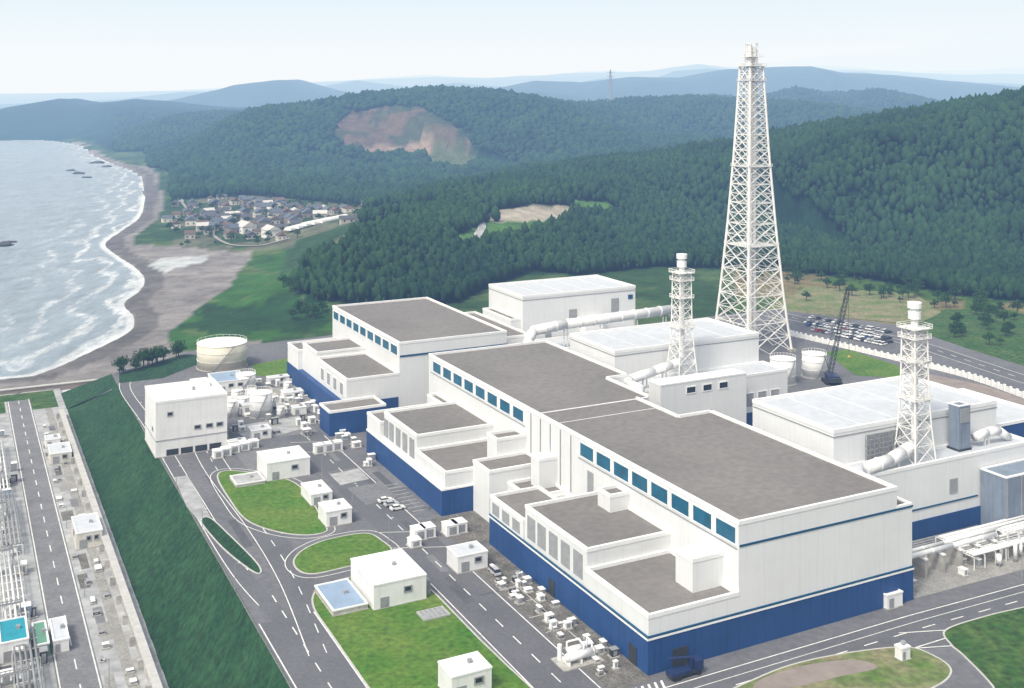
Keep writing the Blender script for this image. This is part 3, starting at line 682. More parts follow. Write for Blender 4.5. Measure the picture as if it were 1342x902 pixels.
duct('white exhaust duct on the annex roof running to the stack',[(78,126,24.6),(88,127,26),(96,128,27),(103,131,27)],1.6,[(84,126.5,25),(93,127.6,26)],20.5)
duct('white ventilation duct between the turbine hall and annex',[(66,104,24),(70,108,26.5),(70,116,26.5),(76,124,25)],1.4,[(70,110,26)],0,)
duct('white curved roof duct beside the grey ventilation box',[(132,28,24),(137,28,25),(142,28,24.6),(146,28,22)],1.3,[(137,28,24.6)],21.2)
duct('large white pipe on piers leading away from the turbine hall',[(77.5,8,6.0),(100,8,6.0),(116,8,6.0),(118,9,4.6),(118,11,1)],.65)
duct('second white pipe on piers leading away from the turbine hall',[(77.5,11,5.6),(100,11,5.6),(122,11,5.6),(123,10,2)],.5)
# ------------------------------------------------------------------ lattice towers
def lattice(T,levels,leg,br,hor,flues,top,sub=False):
    L_=T.P('lattice_frame','steel'); cx,cy=T.o
    cor=[(-1,-1),(1,-1),(1,1),(-1,1)]
    for (z0,s0),(z1,s1) in zip(levels[:-1],levels[1:]):
        P=[(cx+c[0]*s0/2,cy+c[1]*s0/2,z0) for c in cor]; Q=[(cx+c[0]*s1/2,cy+c[1]*s1/2,z1) for c in cor]
        zm=(z0+z1)/2; sm_=(s0+s1)/2; Mi=[(cx+c[0]*sm_/2,cy+c[1]*sm_/2,zm) for c in cor]
        for i in range(4):
            j=(i+1)%4; L_.tube(P[i],Q[i],leg,6); L_.tube(P[i],Q[j],br); L_.tube(P[j],Q[i],br); L_.tube(Q[i],Q[j],hor)
            if sub:
                L_.tube(Mi[i],Mi[j],hor*.8)
                mp_=[(P[i][k]+P[j][k])/2 for k in range(3)]; mq=[(Q[i][k]+Q[j][k])/2 for k in range(3)]
                L_.tube(mp_,Mi[i],br*.7); L_.tube(mp_,Mi[j],br*.7); L_.tube(mq,Mi[i],br*.7); L_.tube(mq,Mi[j],br*.7)
        L_.tube(Q[0],Q[2],hor*.7); L_.tube(Q[1],Q[3],hor*.7)
    for z,s in top:
        pl=T.P('platform','steel'); e=s/2; pl.box(cx-e,cx+e,cy-e,cy+e,z,z+0.25)
        for zz in (z+.7,z+1.3):
            pl.tube((cx-e,cy-e,zz),(cx+e,cy-e,zz),.08); pl.tube((cx+e,cy-e,zz),(cx+e,cy+e,zz),.08); pl.tube((cx+e,cy+e,zz),(cx-e,cy+e,zz),.08); pl.tube((cx-e,cy+e,zz),(cx-e,cy-e,zz),.08)
        for c in cor:
            pl.tube((cx+c[0]*e,cy+c[1]*e,z),(cx+c[0]*e,cy+c[1]*e,z+1.4),.1)
            pl.tube((cx,cy+c[1]*e,z),(cx,cy+c[1]*e,z+1.4),.1); pl.tube((cx+c[0]*e,cy,z),(cx+c[0]*e,cy,z+1.4),.1)
    for dx,dy,r,z0,z1 in flues:
        f=T.P('flue','flue'); f.cyl(cx+dx,cy+dy,z0,z1,r,n=18)
        g=T.P('flue_cap','darksteel'); g.cyl(cx+dx,cy+dy,z1+.003,z1+.15,r*.82,n=18)
def lerp(z,T_):
    for (a,s),(b,t) in zip(T_[:-1],T_[1:]):
        if z<=b: return s+(t-s)*(z-a)/(b-a)
    return T_[-1][1]
prof=[(0,27),(20,22.5),(58,16.5),(95,11.8),(132,8.2),(141,7.4)]
T=Thing('lattice_tower','very tall white lattice exhaust tower with flues and platforms','tower',214.5,228.5)
zs=[0,14,27,39,50.5,61,71,80,88.5,96.5,104,111,117.5,124,130,137]
lattice(T,[(z,lerp(z,prof)) for z in zs],0.60,0.27,0.27,[(-1.5,-0.6,1.2,0,147),(1.6,0.3,1.2,0,146),(0,1.9,1.1,0,145.5)],[(50.5,18.5),(88.5,14),(130,9.8),(137,10.5),(141.5,8)],True)
cg=T.P('crown_cage','steel'); cx,cy=T.o
for k in range(8):
    t=k*math.pi/4; cg.tube((cx+3*math.cos(t),cy+3*math.sin(t),137),(cx+3*math.cos(t),cy+3*math.sin(t),148),.18)
for z in (144.5,148): 
    for k in range(8): cg.tube((cx+3*math.cos(k*math.pi/4),cy+3*math.sin(k*math.pi/4),z),(cx+3*math.cos((k+1)*math.pi/4),cy+3*math.sin((k+1)*math.pi/4),z),.2)
ft=T.P('footing','concrete')
for c in ((-1,-1),(1,-1),(1,1),(-1,1)): ft.box(cx+c[0]*13.5-1.6,cx+c[0]*13.5+1.6,cy+c[1]*13.5-1.6,cy+c[1]*13.5+1.6,-.1,1.2)
T.done()
def stack(label,b,a,z0,top):
    T=Thing('exhaust_stack',label,'tower',b,a,z0)
    H=top-z0
    zs=[0,5,9.5,13.5,17.3,21,24.5,28,31.2,34.3,37]
    pr=[(0,8.0),(10,6.2),(20,5.2),(37,4.7)]
    lattice(T,[(z,lerp(z,pr)) for z in zs],0.24,0.13,0.13,[(0,0,1.0,0,H-1)],[(17.3,6.6),(28,6.2),(34.3,6.2),(37,6.6)])
    c=T.P('stack_head','trim'); c.cyl(b,a,H-4.4,H-2.2,1.75,n=18); c.cyl(b,a,H-2.197,H-1.4,1.3,n=18); c.cyl(b,a,H-1.397,H+.2,1.95,n=18)
    T.done()
stack('slim white lattice exhaust stack with round top beside the middle annex',103,131,22,65.5)
stack('slim white lattice exhaust stack with round top on the annex roof',108,28,21,65)
# ------------------------------------------------------------------ small buildings
def small(name,label,cat,px,py,la,lb,h,roof='rooflight',wall='wall2',z=0.0,par=.35,wins=2,door=True,winm='darkglass'):
    x,y=W(px,py,z)
    T=Thing(name,label,cat,loc=(x,y),z=z,rot=TH)
    block(T,0,lb,0,la,h,roof=roof,wall=wall,par=par,pt=.3)
    T.P('plinth','concrete').box(-.15,lb+.15,-.15,la+.15,0,.3)
    if door:
        T.P('door','greymetal').box(lb*.12,lb*.12+min(2.2,lb*.3),-.1,.1,.3,min(2.8,h*.7))
    for k in range(wins):
        w0=lb*(k+1.4)/(wins+1.4); ww=min(1.6,lb/(wins+1.2)*.4)
        win_front(T,0,w0,w0+ww,h*.5,h*.5+min(1.0,h*.25),m=winm,fr='greymetal')
    if wins>1:
        w0=la*.4; win_left(T,0,w0,w0+1.4,h*.5,h*.5+min(1.0,h*.25),m=winm,fr='greymetal')
    T.P('roof_vent','louvre').box(lb*.6,lb*.6+.9,la*.5,la*.5+.9,h-par+.1,h+.5)
    return T
T=small('office_building','three storey white building with flat roof beside round tanks','building',204,601,23,24,19.2,par=.8,wins=0,door=False,roof='trim')
for b in (4,): win_front(T,0,b,b+1.4,14,14.9,fr='greymetal')
for b in (13,17,20.5): win_front(T,0,b,b+1.8,8.3,9.3,fr='greymetal')
for a in (5,): win_left(T,0,a,a+1.6,8,9,fr='greymetal')
lp_=T.P('loading_opening','darksteel')
for b in (3.5,8.3,13.1,17.9): lp_.box(b,b+4,-.12,.1,.4,2.4)
T.P('floor_band','louvre').box(-.2,24.2,-.2,23.2,5.7,5.9)
T.P('roof_box','trim').box(15,21,14,20,18.6,20.6)
st=T.P('ramp','concrete')
for i in range(8): st.box(24.3,26,2+i*2,4+i*2,0,.5+i*.7)
T.done()
T=small('pump_building','white low building with pale blue roof near the tanks','building',283,517,16,13,5,roof='roofblue'); T.done()
T=small('pump_building','small white utility building with flat roof','building',318,545,9,8,4); T.done()
T=small('storage_building','white flat-roofed storehouse on the lawn edge','building',350,632,13,14,6,roof='trim',wins=1); T.done()
T=small('platform','low concrete equipment platform beside the white storehouse','platform',310,640,9,9,1.2,roof='palecon',wall='concrete',wins=0,door=False); T.done()
T=small('storage_building','small narrow white shed with flat roof by the lawn','shed',408,664,11,6.5,3.6,roof='trim',wins=1); T.done()
T=small('storage_building','small white shed with two doors by the lawn','shed',428,692,8,7.5,4.6,roof='trim',wins=1); T.done()
T=small('utility_building','white flat-roofed building with a blue pad on the lawn','building',490,801,17,13.5,6.2,roof='trim',wins=1); T.P('lean_to','greymetal').box(-.0+13.6,15.5,2,9,0,3.5); T.done()
T=small('roofed_tank_pit','low blue-grey covered pit next to the white building','pit',437,809,15,8.5,1.6,roof='roofblue',wall='concrete',wins=0,door=False); T.done()
T=small('utility_building','grey white pump house with flat roof beside the road','building',600,753,7,8.5,4.6,roof='rooflight',wall='wall2',wins=1); T.done()
T=small('utility_building','small white hut with flat roof on the lawn','building',592,921,7,9,5.2,roof='trim',wins=1); T.done()
T=small('guard_hut','small white hut at the foot of the turbine hall','hut',1163,800,2.5,5,3.6,roof='trim',wins=0); T.done()
T=small('guard_hut','tiny pale hut standing on the dry grass','hut',1182,868,2,2.5,3,roof='trim',wins=0); T.done()
for px,py,la,lb,h in [(330,578,6,7,3.6),(372,526,5,8,3.4),(262,560,5,4,3),(395,508,5,6,3.4),(352,505,4,9,3),(385,545,4,5,3),(300,590,3,6,2.8)]:
    T=small('utility_building','small pale utility building near the tank yard','building',px,py,la,lb,h,wins=1 if lb>6 else 0); T.e['group']='utility buildings in the tank yard'; T.done()
T=small('terrace_building','cream flat-roofed building beside the lower road','building',100,722,14,7,5,wall='cream',z=-7); T.done()
T=small('terrace_building','small grey flat-roofed shed beside the lower road','shed',66,610,12,7,4,wall='cream',z=-7,wins=1); T.done()
T=small('terrace_building','small pale utility shed on the lower terrace','shed',60,588,6,5,3.2,z=-7,wins=0); T.done()
T=small('terrace_building','shed with a bright teal roof on the lower terrace','shed',0,872,12,6,5,roof='tealroof',z=-7,wins=1); T.done()
T=small('terrace_building','pale green container building on the lower terrace','shed',46,865,12,3,3.4,roof='green',wall='green',z=-7,wins=0); T.done()
T=small('terrace_building','low white shed with flat roof on the terrace','shed',70,858,12,3.4,3.2,z=-7,wins=0); T.done()
build_windows(); WINQ.clear()
def tank(label,px,py,r,h,m='tank',z=0,group=None):
    x,y=W(px,py,z); y+=r
    x=x*(y/(y-r))
    T=Thing('storage_tank',label,'tank',loc=(x,y),z=z,group=group)
    T.P('shell',m).cyl(0,0,.2,h,r,n=40); T.P('foundation','concrete').cyl(0,0,0,.2,r+.5,n=40)
    rf=T.P('roof','trim'); rf.cyl(0,0,h,h+r*.12,r,r*.15,n=40)
    b=T.P('stiffener_ring','trim')
    for k in (.35,.7,.99):
        for i in range(40):
            t0=2*math.pi*i/40;t1=2*math.pi*(i+1)/40; b.tube(((r+.1)*math.cos(t0),(r+.1)*math.sin(t0),h*k),((r+.1)*math.cos(t1),(r+.1)*math.sin(t1),h*k),.1)
    rl=T.P('railing','steel')
    for i in range(24):
        t0=2*math.pi*i/24;t1=2*math.pi*(i+1)/24; rl.tube((r*math.cos(t0),r*math.sin(t0),h),(r*math.cos(t0),r*math.sin(t0),h+1.1),.06); rl.tube((r*math.cos(t0),r*math.sin(t0),h+1.1),(r*math.cos(t1),r*math.sin(t1),h+1.1),.06)
    st=T.P('ladder','greymetal')
    for i in range(10):
        t0=-2.2+i*.09;t1=t0+.09; st.tube(((r+.6)*math.cos(t0),(r+.6)*math.sin(t0),h*i/10),((r+.6)*math.cos(t1),(r+.6)*math.sin(t1),h*(i+1)/10),.3)
    T.done(('shell',)); return T
tank('large round cream storage tank with railing around its roof',291,488,11,11)
tank('white round storage tank beside the small tank yard',342,549,4.2,9,'pipe')
tank('short white storage tank in the tank yard',322,512,4,6,'pipe')
for px,py,r,h in [(318,540,2.4,5),(303,548,2.4,6),(310,530,2.0,5),(300,536,1.8,4),(356,535,1.6,4),(330,528,1.8,5),(368,548,1.5,4),(377,515,1.7,4)]: tank('small white storage tank in the tank yard',px,py,r,h,'pipe',group='small tanks in the tank yard')
tank('white round tank at the foot of the tall tower',1026,506,5.4,10.5,'pipe',group='tanks near the tower')
tank('white round tank at the foot of the tall tower',1067,497,5.2,10,'pipe',group='tanks near the tower')
x,y=W(1090,502)
T=Thing('crawler_crane','black crawler crane with tall lattice boom','crane',loc=(x,y),rot=0.0)
t=T.P('track','rubber'); t.box(-3.4,-2.2,-4,4,0,1.3); t.box(2.2,3.4,-4,4,0,1.3)
T.P('body','navy').box(-2.2,2.2,-4.5,3,1.35,3.8); T.P('cab','greymetal').box(.8,2.4,3.01,4.8,1.4,3.9); T.P('counterweight','darksteel').box(-2.4,2.4,-6.2,-4.51,1.5,3.4)
bm=T.P('boom','darksteel'); p=Vector((0,2.5,3)); q=Vector((9,6,40))
for s in range(20):
    f0,f1=s/20,(s+1)/20; A_=p.lerp(q,f0);B_=p.lerp(q,f1); wd=.75
    cs=[Vector((-wd,-wd,0)),Vector((wd,-wd,0)),Vector((wd,wd,0)),Vector((-wd,wd,0))]
    for i in range(4): bm.tube(A_+cs[i],B_+cs[i],.13); bm.tube(A_+cs[i],B_+cs[(i+1)%4],.08)
ln=T.P('cable','darksteel'); ln.tube((-4,-4.5,3.8),q,.09); ln.tube(q,(9.5,7,10),.08); ln.tube((-1,-4,3.8),(-4,-3,12),.2); ln.tube((-4,-3,12),q,.09)
T.P('hook','yellow').ball((9.5,7,9.5),.6)
T.done()
# ------------------------------------------------------------------ vehicles
def car_mesh(paint,name='parked_car',van=False):
    m=MB()
    sec=[(-2.25,.35,.75),(-2.1,.3,.95),(-1.1,.3,1.0),(1.0,.3,1.0),(2.05,.3,.85),(2.25,.4,.65)]
    vs=[]
    for xx,zb,zt in sec: vs+=[(xx,-.87,zb),(xx,.87,zb),(xx,.84,zt),(xx,-.84,zt)]
    fs=[(4*i+j,4*i+4+j,4*i+4+(j+1)%4,4*i+(j+1)%4) for i in range(5) for j in range(4)]+[(0,1,2,3),(23,22,21,20)]
    m.add(vs,fs,0)
    tp=1.75 if van else 1.45; f=1.6 if van else .9; bk=-2.1 if van else -1.7
    cab=[(bk,-.8,.98),(f,-.8,.98),(f,.8,.98),(bk,.8,.98),(bk+.35,-.66,tp-.06),(f-.6,-.66,tp-.06),(f-.6,.66,tp-.06),(bk+.35,.66,tp-.06)]
    m.add(cab,[(0,1,5,4),(1,2,6,5),(2,3,7,6),(3,0,4,7)],1)
    m.box(bk+.32,f-.57,-.68,.68,tp-.06,tp,0)
    for xx in (-1.4,1.4):
        for yy in (-.88,.70): m.tube((xx,yy,.32),(xx,yy+.18,.32),.32,12,2)
    for yy in (-.6,.6): m.box(2.2,2.28,yy-.18,yy+.18,.55,.72,3)
    return m.mesh(name,[paint,'darkglass','rubber','trim'])
PA=[mat('car_paint_white',(0.75,0.75,0.75),.3,.03,1),mat('car_paint_silver',(0.42,0.43,0.45),.3,.03,1),mat('car_paint_dark',(0.04,0.045,0.06),.3,.03,1),mat('car_paint_blue',(0.04,0.09,0.25),.3,.03,1),mat('car_paint_red',(0.35,0.03,0.03),.3,.03,1)]
CN=['white','silver','black','blue','red']; CM=[car_mesh(p) for p in PA]; VM=[car_mesh(p,van=True) for p in PA[:2]]
def car(x,y,rot,k,van=False,group=None,place='in the marked car park',z=0.05):
    o=bpy.data.objects.new('parked_van' if van else 'parked_car',(VM if van else CM)[k]); COL.objects.link(o)
    o.location=(x,y,z); o.rotation_euler=(0,0,rot); o['label']='small %s %s parked %s'%(CN[k],'van' if van else 'passenger car',place); o['category']='van' if van else 'car'
    if group: o['group']=group
for row,(r0,r1,n) in enumerate([((1062,417),(1166,437),26),((1056,423),(1166,445),27),((1058,427),(1168,450),25),((1066,433),(1160,453),20)]):
    p=Vector(W(*r0));q=Vector(W(*r1)); dr=math.atan2((q-p).y,(q-p).x)
    for i in range(n):
        if random.random()<.14: continue
        c=p.lerp(q,(i+.5)/n); k=random.choices([0,1,2,3,4],[6,4,2,1,.6])[0]
        car(c.x,c.y,dr+math.pi/2*(1 if random.random()<.6 else -1)+random.uniform(-.04,.04),k,k<2 and random.random()<.3,'cars in the car park')
for (px,py,k) in [(505,658,0),(513,663,1),(521,668,0)]:
    x,y=W(px,py); car(x,y,TH,k,False,'cars beside the turbine hall','beside the turbine hall')
for (px,py,k) in [(620,742,2),(648,752,1)]:
    x,y=W(px,py); car(x,y,TH+1.57,k,True if k<2 else False,None,'beside the pump house')
x,y=W(897,886)
T=Thing('crane_truck','dark blue crane truck parked at the corner of the turbine hall','truck',loc=(x,y),rot=TH)
T.P('chassis','darksteel').box(-4,4,-1.1,1.1,.7,1.1); cb=T.P('cab','navy'); cb.box(2.2,4.1,-1.2,1.2,1.1,3.1); T.P('windscreen','darkglass').box(4.102,4.16,-1.05,1.05,2.0,2.9)
T.P('bed','navy').box(-4,1.2,-1.2,1.2,1.1,1.7); bo=T.P('boom','navy'); bo.box(1.3,2.0,-.5,.5,1.1,3.6); bo.tube((1.6,0,3.6),(-4,0,4.6),.32,8); bo.tube((1.6,0,3.4),(-1,0,4.0),.2,6)
wh=T.P('wheel','rubber')
for xx in (-3,-2,3):
    for yy in (-1.2,.85): wh.tube((xx,yy,.5),(xx,yy+.35,.5),.5,14)
T.done()
# ------------------------------------------------------------------ equipment
def cabinet(label,x,y,w,d,h,rot=TH,m='trim',group=None,z=0.05):
    T=Thing('equipment_cabinet',label,'equipment',loc=(x,y),rot=rot,z=z,group=group)
    T.P('base','concrete').box(-w/2-.3,w/2+.3,-d/2-.3,d/2+.3,0,.3); T.P('housing',m).box(-w/2,w/2,-d/2,d/2,.3,h)
    T.P('lid','trim' if m!='darksteel' else 'greymetal').box(-w/2-.12,w/2+.12,-d/2-.12,d/2+.12,h,h+.15); T.P('door','greymetal').box(-w*.3,w*.3,-d/2-.06,-d/2+.02,.5,h*.85)
    T.done()
for (px,py,w,d,h) in [(285,600,3,3,2.6),(296,597,3,3,2.6),(307,593,3,3,2.6),(320,590,3,3,2.6),(332,587,3,3,2.6),(344,572,5,4,3),(418,594,3.4,3,3),(430,592,3.4,3,3),(441,590,3.4,3,3),(548,706,3.4,4,3),(560,703,3.4,4,3),(590,700,3.6,4,3),(601,697,3.6,4,3),(543,716,3,3,2)]:
    x,y=W(px,py); cabinet('white transformer cabinet on a concrete base in the yard',x,y,w,d,h,group='white cabinets in the yard')
for i in range(44):
    b=random.uniform(-9.5,-2); a=random.uniform(2,72); x,y=S(b,a)
    cabinet('small equipment cabinet on the gravel beside the blue base',x,y,random.uniform(.5,1.9),random.uniform(.5,1.7),random.uniform(.6,1.9),m=random.choice(['greymetal','trim','darksteel','concrete','darksteel','greymetal']),group='small cabinets on gravel')
for i in range(48):
    x,y=W(random.uniform(296,412),random.uniform(500,580))
    cabinet('small pale equipment cabinet in the tank yard',x,y,random.uniform(.9,3),random.uniform(.9,2.6),random.uniform(.8,2.6),m=random.choice(['greymetal','trim','trim','concrete','darksteel']),group='small cabinets in the tank yard')
for i in range(22):
    b=random.uniform(-9,-5); a=random.uniform(150,240); x,y=S(b,a)
    cabinet('small pale equipment cabinet beside the turbine hall',x,y,random.uniform(.9,3),random.uniform(.9,2.6),random.uniform(.8,2.6),m=random.choice(['greymetal','trim','roofblue']),group='small cabinets by the far hall')
def pipes(label,b0,b1,a,n,z,r=.28,m='pipe',gap=1.0,base=0.05,alongA=False,sp=8):
    T=Thing('pipe_rack',label,'pipes',b0,a,base)
    fr=T.P('frame','steel'); W_=(n-1)*gap+1.2; L_=b1-b0; k=max(1,int(L_/sp))
    for i in range(k+1):
        q=b0+L_*i/k
        if alongA:
            fr.box(a-.6,a-.4,q-.1,q+.1,0,z); fr.box(a-.5+W_,a-.3+W_,q-.1,q+.1,0,z); fr.box(a-.6,a-.3+W_,q-.1,q+.1,z-.2,z)
        else:
            fr.box(q-.1,q+.1,a-.6,a-.4,0,z); fr.box(q-.1,q+.1,a-.5+W_,a-.3+W_,0,z); fr.box(q-.1,q+.1,a-.6,a-.3+W_,z-.2,z)
    for i in range(n):
        pp=T.P('pipe',m); rr=r*random.uniform(.6,1.2); c=a+i*gap
        if alongA: pp.tube((c,b0,z+rr),(c,b1,z+rr),rr,10)
        else: pp.tube((b0,c,z+rr),(b1,c,z+rr),rr,10)
    if alongA:
        T.e.location=(*S(a,b0),base)
        for nme,mm,mb in T.parts:
            ox,oy=mb.ox,mb.oy; mb.v=[(x+ox-a,y+oy-b0,z_) for x,y,z_ in mb.v]
    T.done(('pipe',)); return T
pipes('white pipes on a steel rack beside the annex',104,152,5,6,3.4,.32,gap=1.0,sp=4)
pipes('upper white pipes on a steel rack beside the annex',102,152,11.2,5,5.4,.28,gap=.8,sp=4)
pipes('tall white pipes on a steel rack beside the annex',118,152,6,4,6.6,.26,gap=.8,sp=4)
pipes('low grey pipes on a steel rack beside the annex',80,124,17,4,2.2,.25,m='greymetal',gap=1.1,sp=5)
for k in range(6):
    x,y=S(83+k*6.4,9.5); T=Thing('concrete_pier','flat pale concrete pier carrying white pipes','pier',loc=(x,y),group='piers under the pipes'); T.P('shaft','concrete').box(-.4,.4,-2.6,2.6,0,4.6); T.P('cap','trim').box(-.5,.5,-2.8,2.8,4.6,4.95); T.done()
for k in range(20):
    x,y=S(112+k*2.0,12+random.uniform(-9,4)); tank_h=random.uniform(2.2,5.2); rv=random.uniform(.4,.8)
    T=Thing('process_vessel','upright white process vessel with domed top among pipes','vessel',loc=(x,y),group='vessels beside the annex'); T.P('shell','pipe').cyl(0,0,.8,tank_h,rv,n=16); T.P('dome','pipe').ball((0,0,tank_h),rv,12,sz=.5); lg=T.P('leg','greymetal')
    for s in (-.7*rv,.7*rv):
        for t in (-.7*rv,.7*rv): lg.box(s-.1,s+.1,t-.1,t+.1,0,1.0)
    T.done(('shell','dome'))
for k in range(24):
    x,y=S(random.uniform(82,150),random.uniform(2,20)); cabinet('small equipment cabinet among the white pipes',x,y,random.uniform(.8,2.4),random.uniform(.8,2.2),random.uniform(.8,2.6),m=random.choice(['greymetal','trim','concrete']),group='cabinets among the pipes')
for k,(a0,a1) in enumerate([(40,90),(95,140),(145,190),(195,250)]):
    pipes('grey and white pipes on a steel rack on the lower terrace',a0,a1,-119-(k%2),5,3.2,.28,m=('pipe' if k%2 else 'greymetal'),gap=1.1,base=-7,alongA=True,sp=5)
    pipes('low bundle of pale pipes along the lower terrace',a0+3,a1-4,-127,4,1.4,.3,m='pipe',gap=1.3,base=-7,alongA=True,sp=5)
    pipes('tall pipe rack carrying grey pipes on the lower terrace',a0+6,a1-2,-134,4,5,.22,m='greymetal',gap=.9,base=-7,alongA=True,sp=5)
for i in range(150):
    b=random.uniform(-150,-112.5); a=random.uniform(20,275); x,y=S(b,a)
    cabinet('pale switchgear cabinet among pipes on the lower terrace',x,y,random.uniform(.6,3),random.uniform(.6,3),random.uniform(.8,3.6),m=random.choice(['greymetal','trim','greymetal','cream','concrete','darksteel','roofblue']),group='cabinets on the lower terrace',z=-6.95)
for i in range(34):
    b=random.choice([-96,-99.5,-101]); a=20+i*7.5+random.uniform(-4,4); x,y=S(b,a)
    cabinet('small cabinet on the pale pavement below the retaining wall',x,y,random.uniform(.5,1.6),random.uniform(.6,3),random.uniform(.5,1.3),m=random.choice(['greymetal','darksteel','concrete','darksteel']),group='cabinets by the retaining wall',z=-6.95)
def gantry(b,a):
    T=Thing('switchyard_gantry','grey steel lattice gantry with insulators on the terrace','gantry',b,a,-7,group='gantries on the lower terrace')
    f=T.P('frame','greymetal')
    for s in (0,7):
        for (p,q) in ((-.4,-.4),(.4,-.4),(.4,.4),(-.4,.4)): f.tube((b+s+p,a+q,0),(b+s,a,8),.1)
        for z in (2,4,6): f.tube((b+s-.35,a-.3,z-1),(b+s+.3,a+.3,z),.07)
    f.tube((b,a-.3,8),(b+7,a-.3,8),.12); f.tube((b,a+.3,8),(b+7,a+.3,8),.12); f.tube((b,a,8.7),(b+7,a,8.7),.12)
    for i in range(8): f.tube((b+i*7/8,a-.3,8),(b+(i+1)*7/8,a,8.7),.07)
    ins=T.P('insulator','trim')
    for s in (1.7,3.5,5.3): ins.cyl(b+s,a,6.6,7.9,.22,n=8)
    T.done()
for a in (50,68,86,104,122,140,158,176,196,216,236): gantry(-138-random.uniform(-2,2),a)
for a in (60,95,130,168,205): gantry(-124,a)
x,y=W(757,866)
T=Thing('generator_unit','white machine with round vessels on a concrete pad','machine',loc=(x,y))
T.P('pad','concrete').box(-5,5,-3,3,0,.3); b=T.P('vessel','pipe'); b.tube((-3,-1,1.8),(3,-1,1.8),.9,14); b.ball((3,-1,1.8),.9,12); b.ball((-3,-1,1.8),.9,12); b=T.P('vessel','pipe'); b.tube((-2,1.2,2.0),(2.5,1.2,2.0),.8,14)
f=T.P('frame','steel'); 
for s in (-3,0,3): f.box(s-.15,s+.15,-2,2,.3,1.0)
pv=T.P('pipework','trim'); pv.path([(-2,1.2,2.8),(-2,1.2,4),(1,1.2,4),(1,-1,3.6),(1,-1,2.8)],.22,8); pv.cyl(-3.6,1.6,.3,3.6,.5,n=12); pv.path([(3,-1,2.6),(3.6,0,3.4),(3.6,2,3.4),(3.6,2.2,.3)],.18,8); T.done(('vessel',))
x,y=W(568,806); T=Thing('vent_grille','square grey ventilation grille in the lawn','grille',loc=(x,y)); T.P('frame','palecon').box(-3.4,3.4,-2.4,2.4,.1,.5); g=T.P('grating','greymetal')
for i in range(5): g.box(-2.9+i*1.2,-2.1+i*1.2,-2,2,.5,.58)
T.done()
T=Thing('street_lamp','slim grey street lamp standing beside the plant road','lamp',loc=S(-24.6,90),group='street lamps along plant roads')
T.P('pole','greymetal').cyl(0,0,0,6.5,.1,.06,n=8); T.P('arm','greymetal').tube((0,0,6.5),(.9,0,6.7),.05,6); T.P('lamp_head','trim').box(.8,1.3,-.12,.12,6.65,6.78); T.done()
for b,a in [(-25,120),(-25,150),(-69,80),(-69,120),(-69,160),(-69,200),(-69,240),(110,-5),(-101,60),(-101,110),(-101,160),(-101,210)]:
    copy_thing(T.e,(*S(b,a),0 if b>-80 else -7),TH+ (math.pi if b<-90 else 0))
T=Thing('concrete_barrier','long white segmented barrier wall beside the access road','wall',loc=W(1036,444),rot=0)
o=W(1036,444); wl=T.P('wall','trim'); pr=T.P('post','trim')
pts=smooth([W(1036,440),W(1100,455),W(1180,474),W(1262,494),W(1342,522),W(1450,565)],False,10)
for p,q in zip(pts[:-1],pts[1:]):
    a0=(p[0]-o[0],p[1]-o[1]);a1=(q[0]-o[0],q[1]-o[1]); d=Vector((a1[0]-a0[0],a1[1]-a0[1])).normalized(); nn=Vector((-d.y,d.x))*.25
    wl.add([(a0[0]-nn.x,a0[1]-nn.y,0),(a1[0]-nn.x,a1[1]-nn.y,0),(a1[0]+nn.x,a1[1]+nn.y,0),(a0[0]+nn.x,a0[1]+nn.y,0),(a0[0]-nn.x,a0[1]-nn.y,2.2),(a1[0]-nn.x,a1[1]-nn.y,2.2),(a1[0]+nn.x,a1[1]+nn.y,2.2),(a0[0]+nn.x,a0[1]+nn.y,2.2)],[(4,5,6,7),(0,1,5,4),(1,2,6,5),(2,3,7,6),(3,0,4,7)])
    pr.box(a0[0]-.5,a0[0]+.5,a0[1]-.5,a0[1]+.5,0,2.8)
T.done()
# ------------------------------------------------------------------ village
def house_mesh(w,l,h,rm,wm,name='house'):
    m=MB(); m.box(-w/2,w/2,-l/2,l/2,-1.5,h,0); e=.6; rz=h+w*.32
    m.add([(-w/2-e,-l/2-e,h-.15),(w/2+e,-l/2-e,h-.15),(w/2+e,l/2+e,h-.15),(-w/2-e,l/2+e,h-.15),(0,-l/2-e,rz),(0,l/2+e,rz)],[(0,1,4),(1,2,5,4),(2,3,5),(3,0,4,5),(0,3,2,1)],1)
    for s in (-.25,.25):
        m.box(w*s-.6,w*s+.6,-l/2-.05,-l/2+.05,1.2,2.6,2); m.box(-w/2-.05,-w/2+.05,l*s-.7,l*s+.7,1.2,2.6,2)
    return m.mesh(name,[wm,rm,'darkglass'])
tile=[mat('roof_tile_grey',(0.085,0.09,0.105),.7,.15,.8),mat('roof_tile_brown',(0.12,0.085,0.07),.7,.15,.8),mat('roof_tile_slate',(0.10,0.12,0.155),.6,.15,.8),mat('roof_sheet_white',(0.50,0.50,0.49),.6,.1,.8)]
HM=[(house_mesh(6.5+1.5*(i%3),8.5+2.5*(i%2),3.8+(i%3)*.7,tile[i%3 if i!=7 else 3],['concrete','cream','brown','concrete'][i%4]),['grey tiled','brown tiled','slate tiled','white sheet'][i%3 if i!=7 else 3]) for i in range(8)]
vil=[(245,268),(330,262),(400,272),(450,284),(465,296),(400,300),(375,312),(330,314),(290,312),(255,300),(240,284)]
cnt=0; used=[]
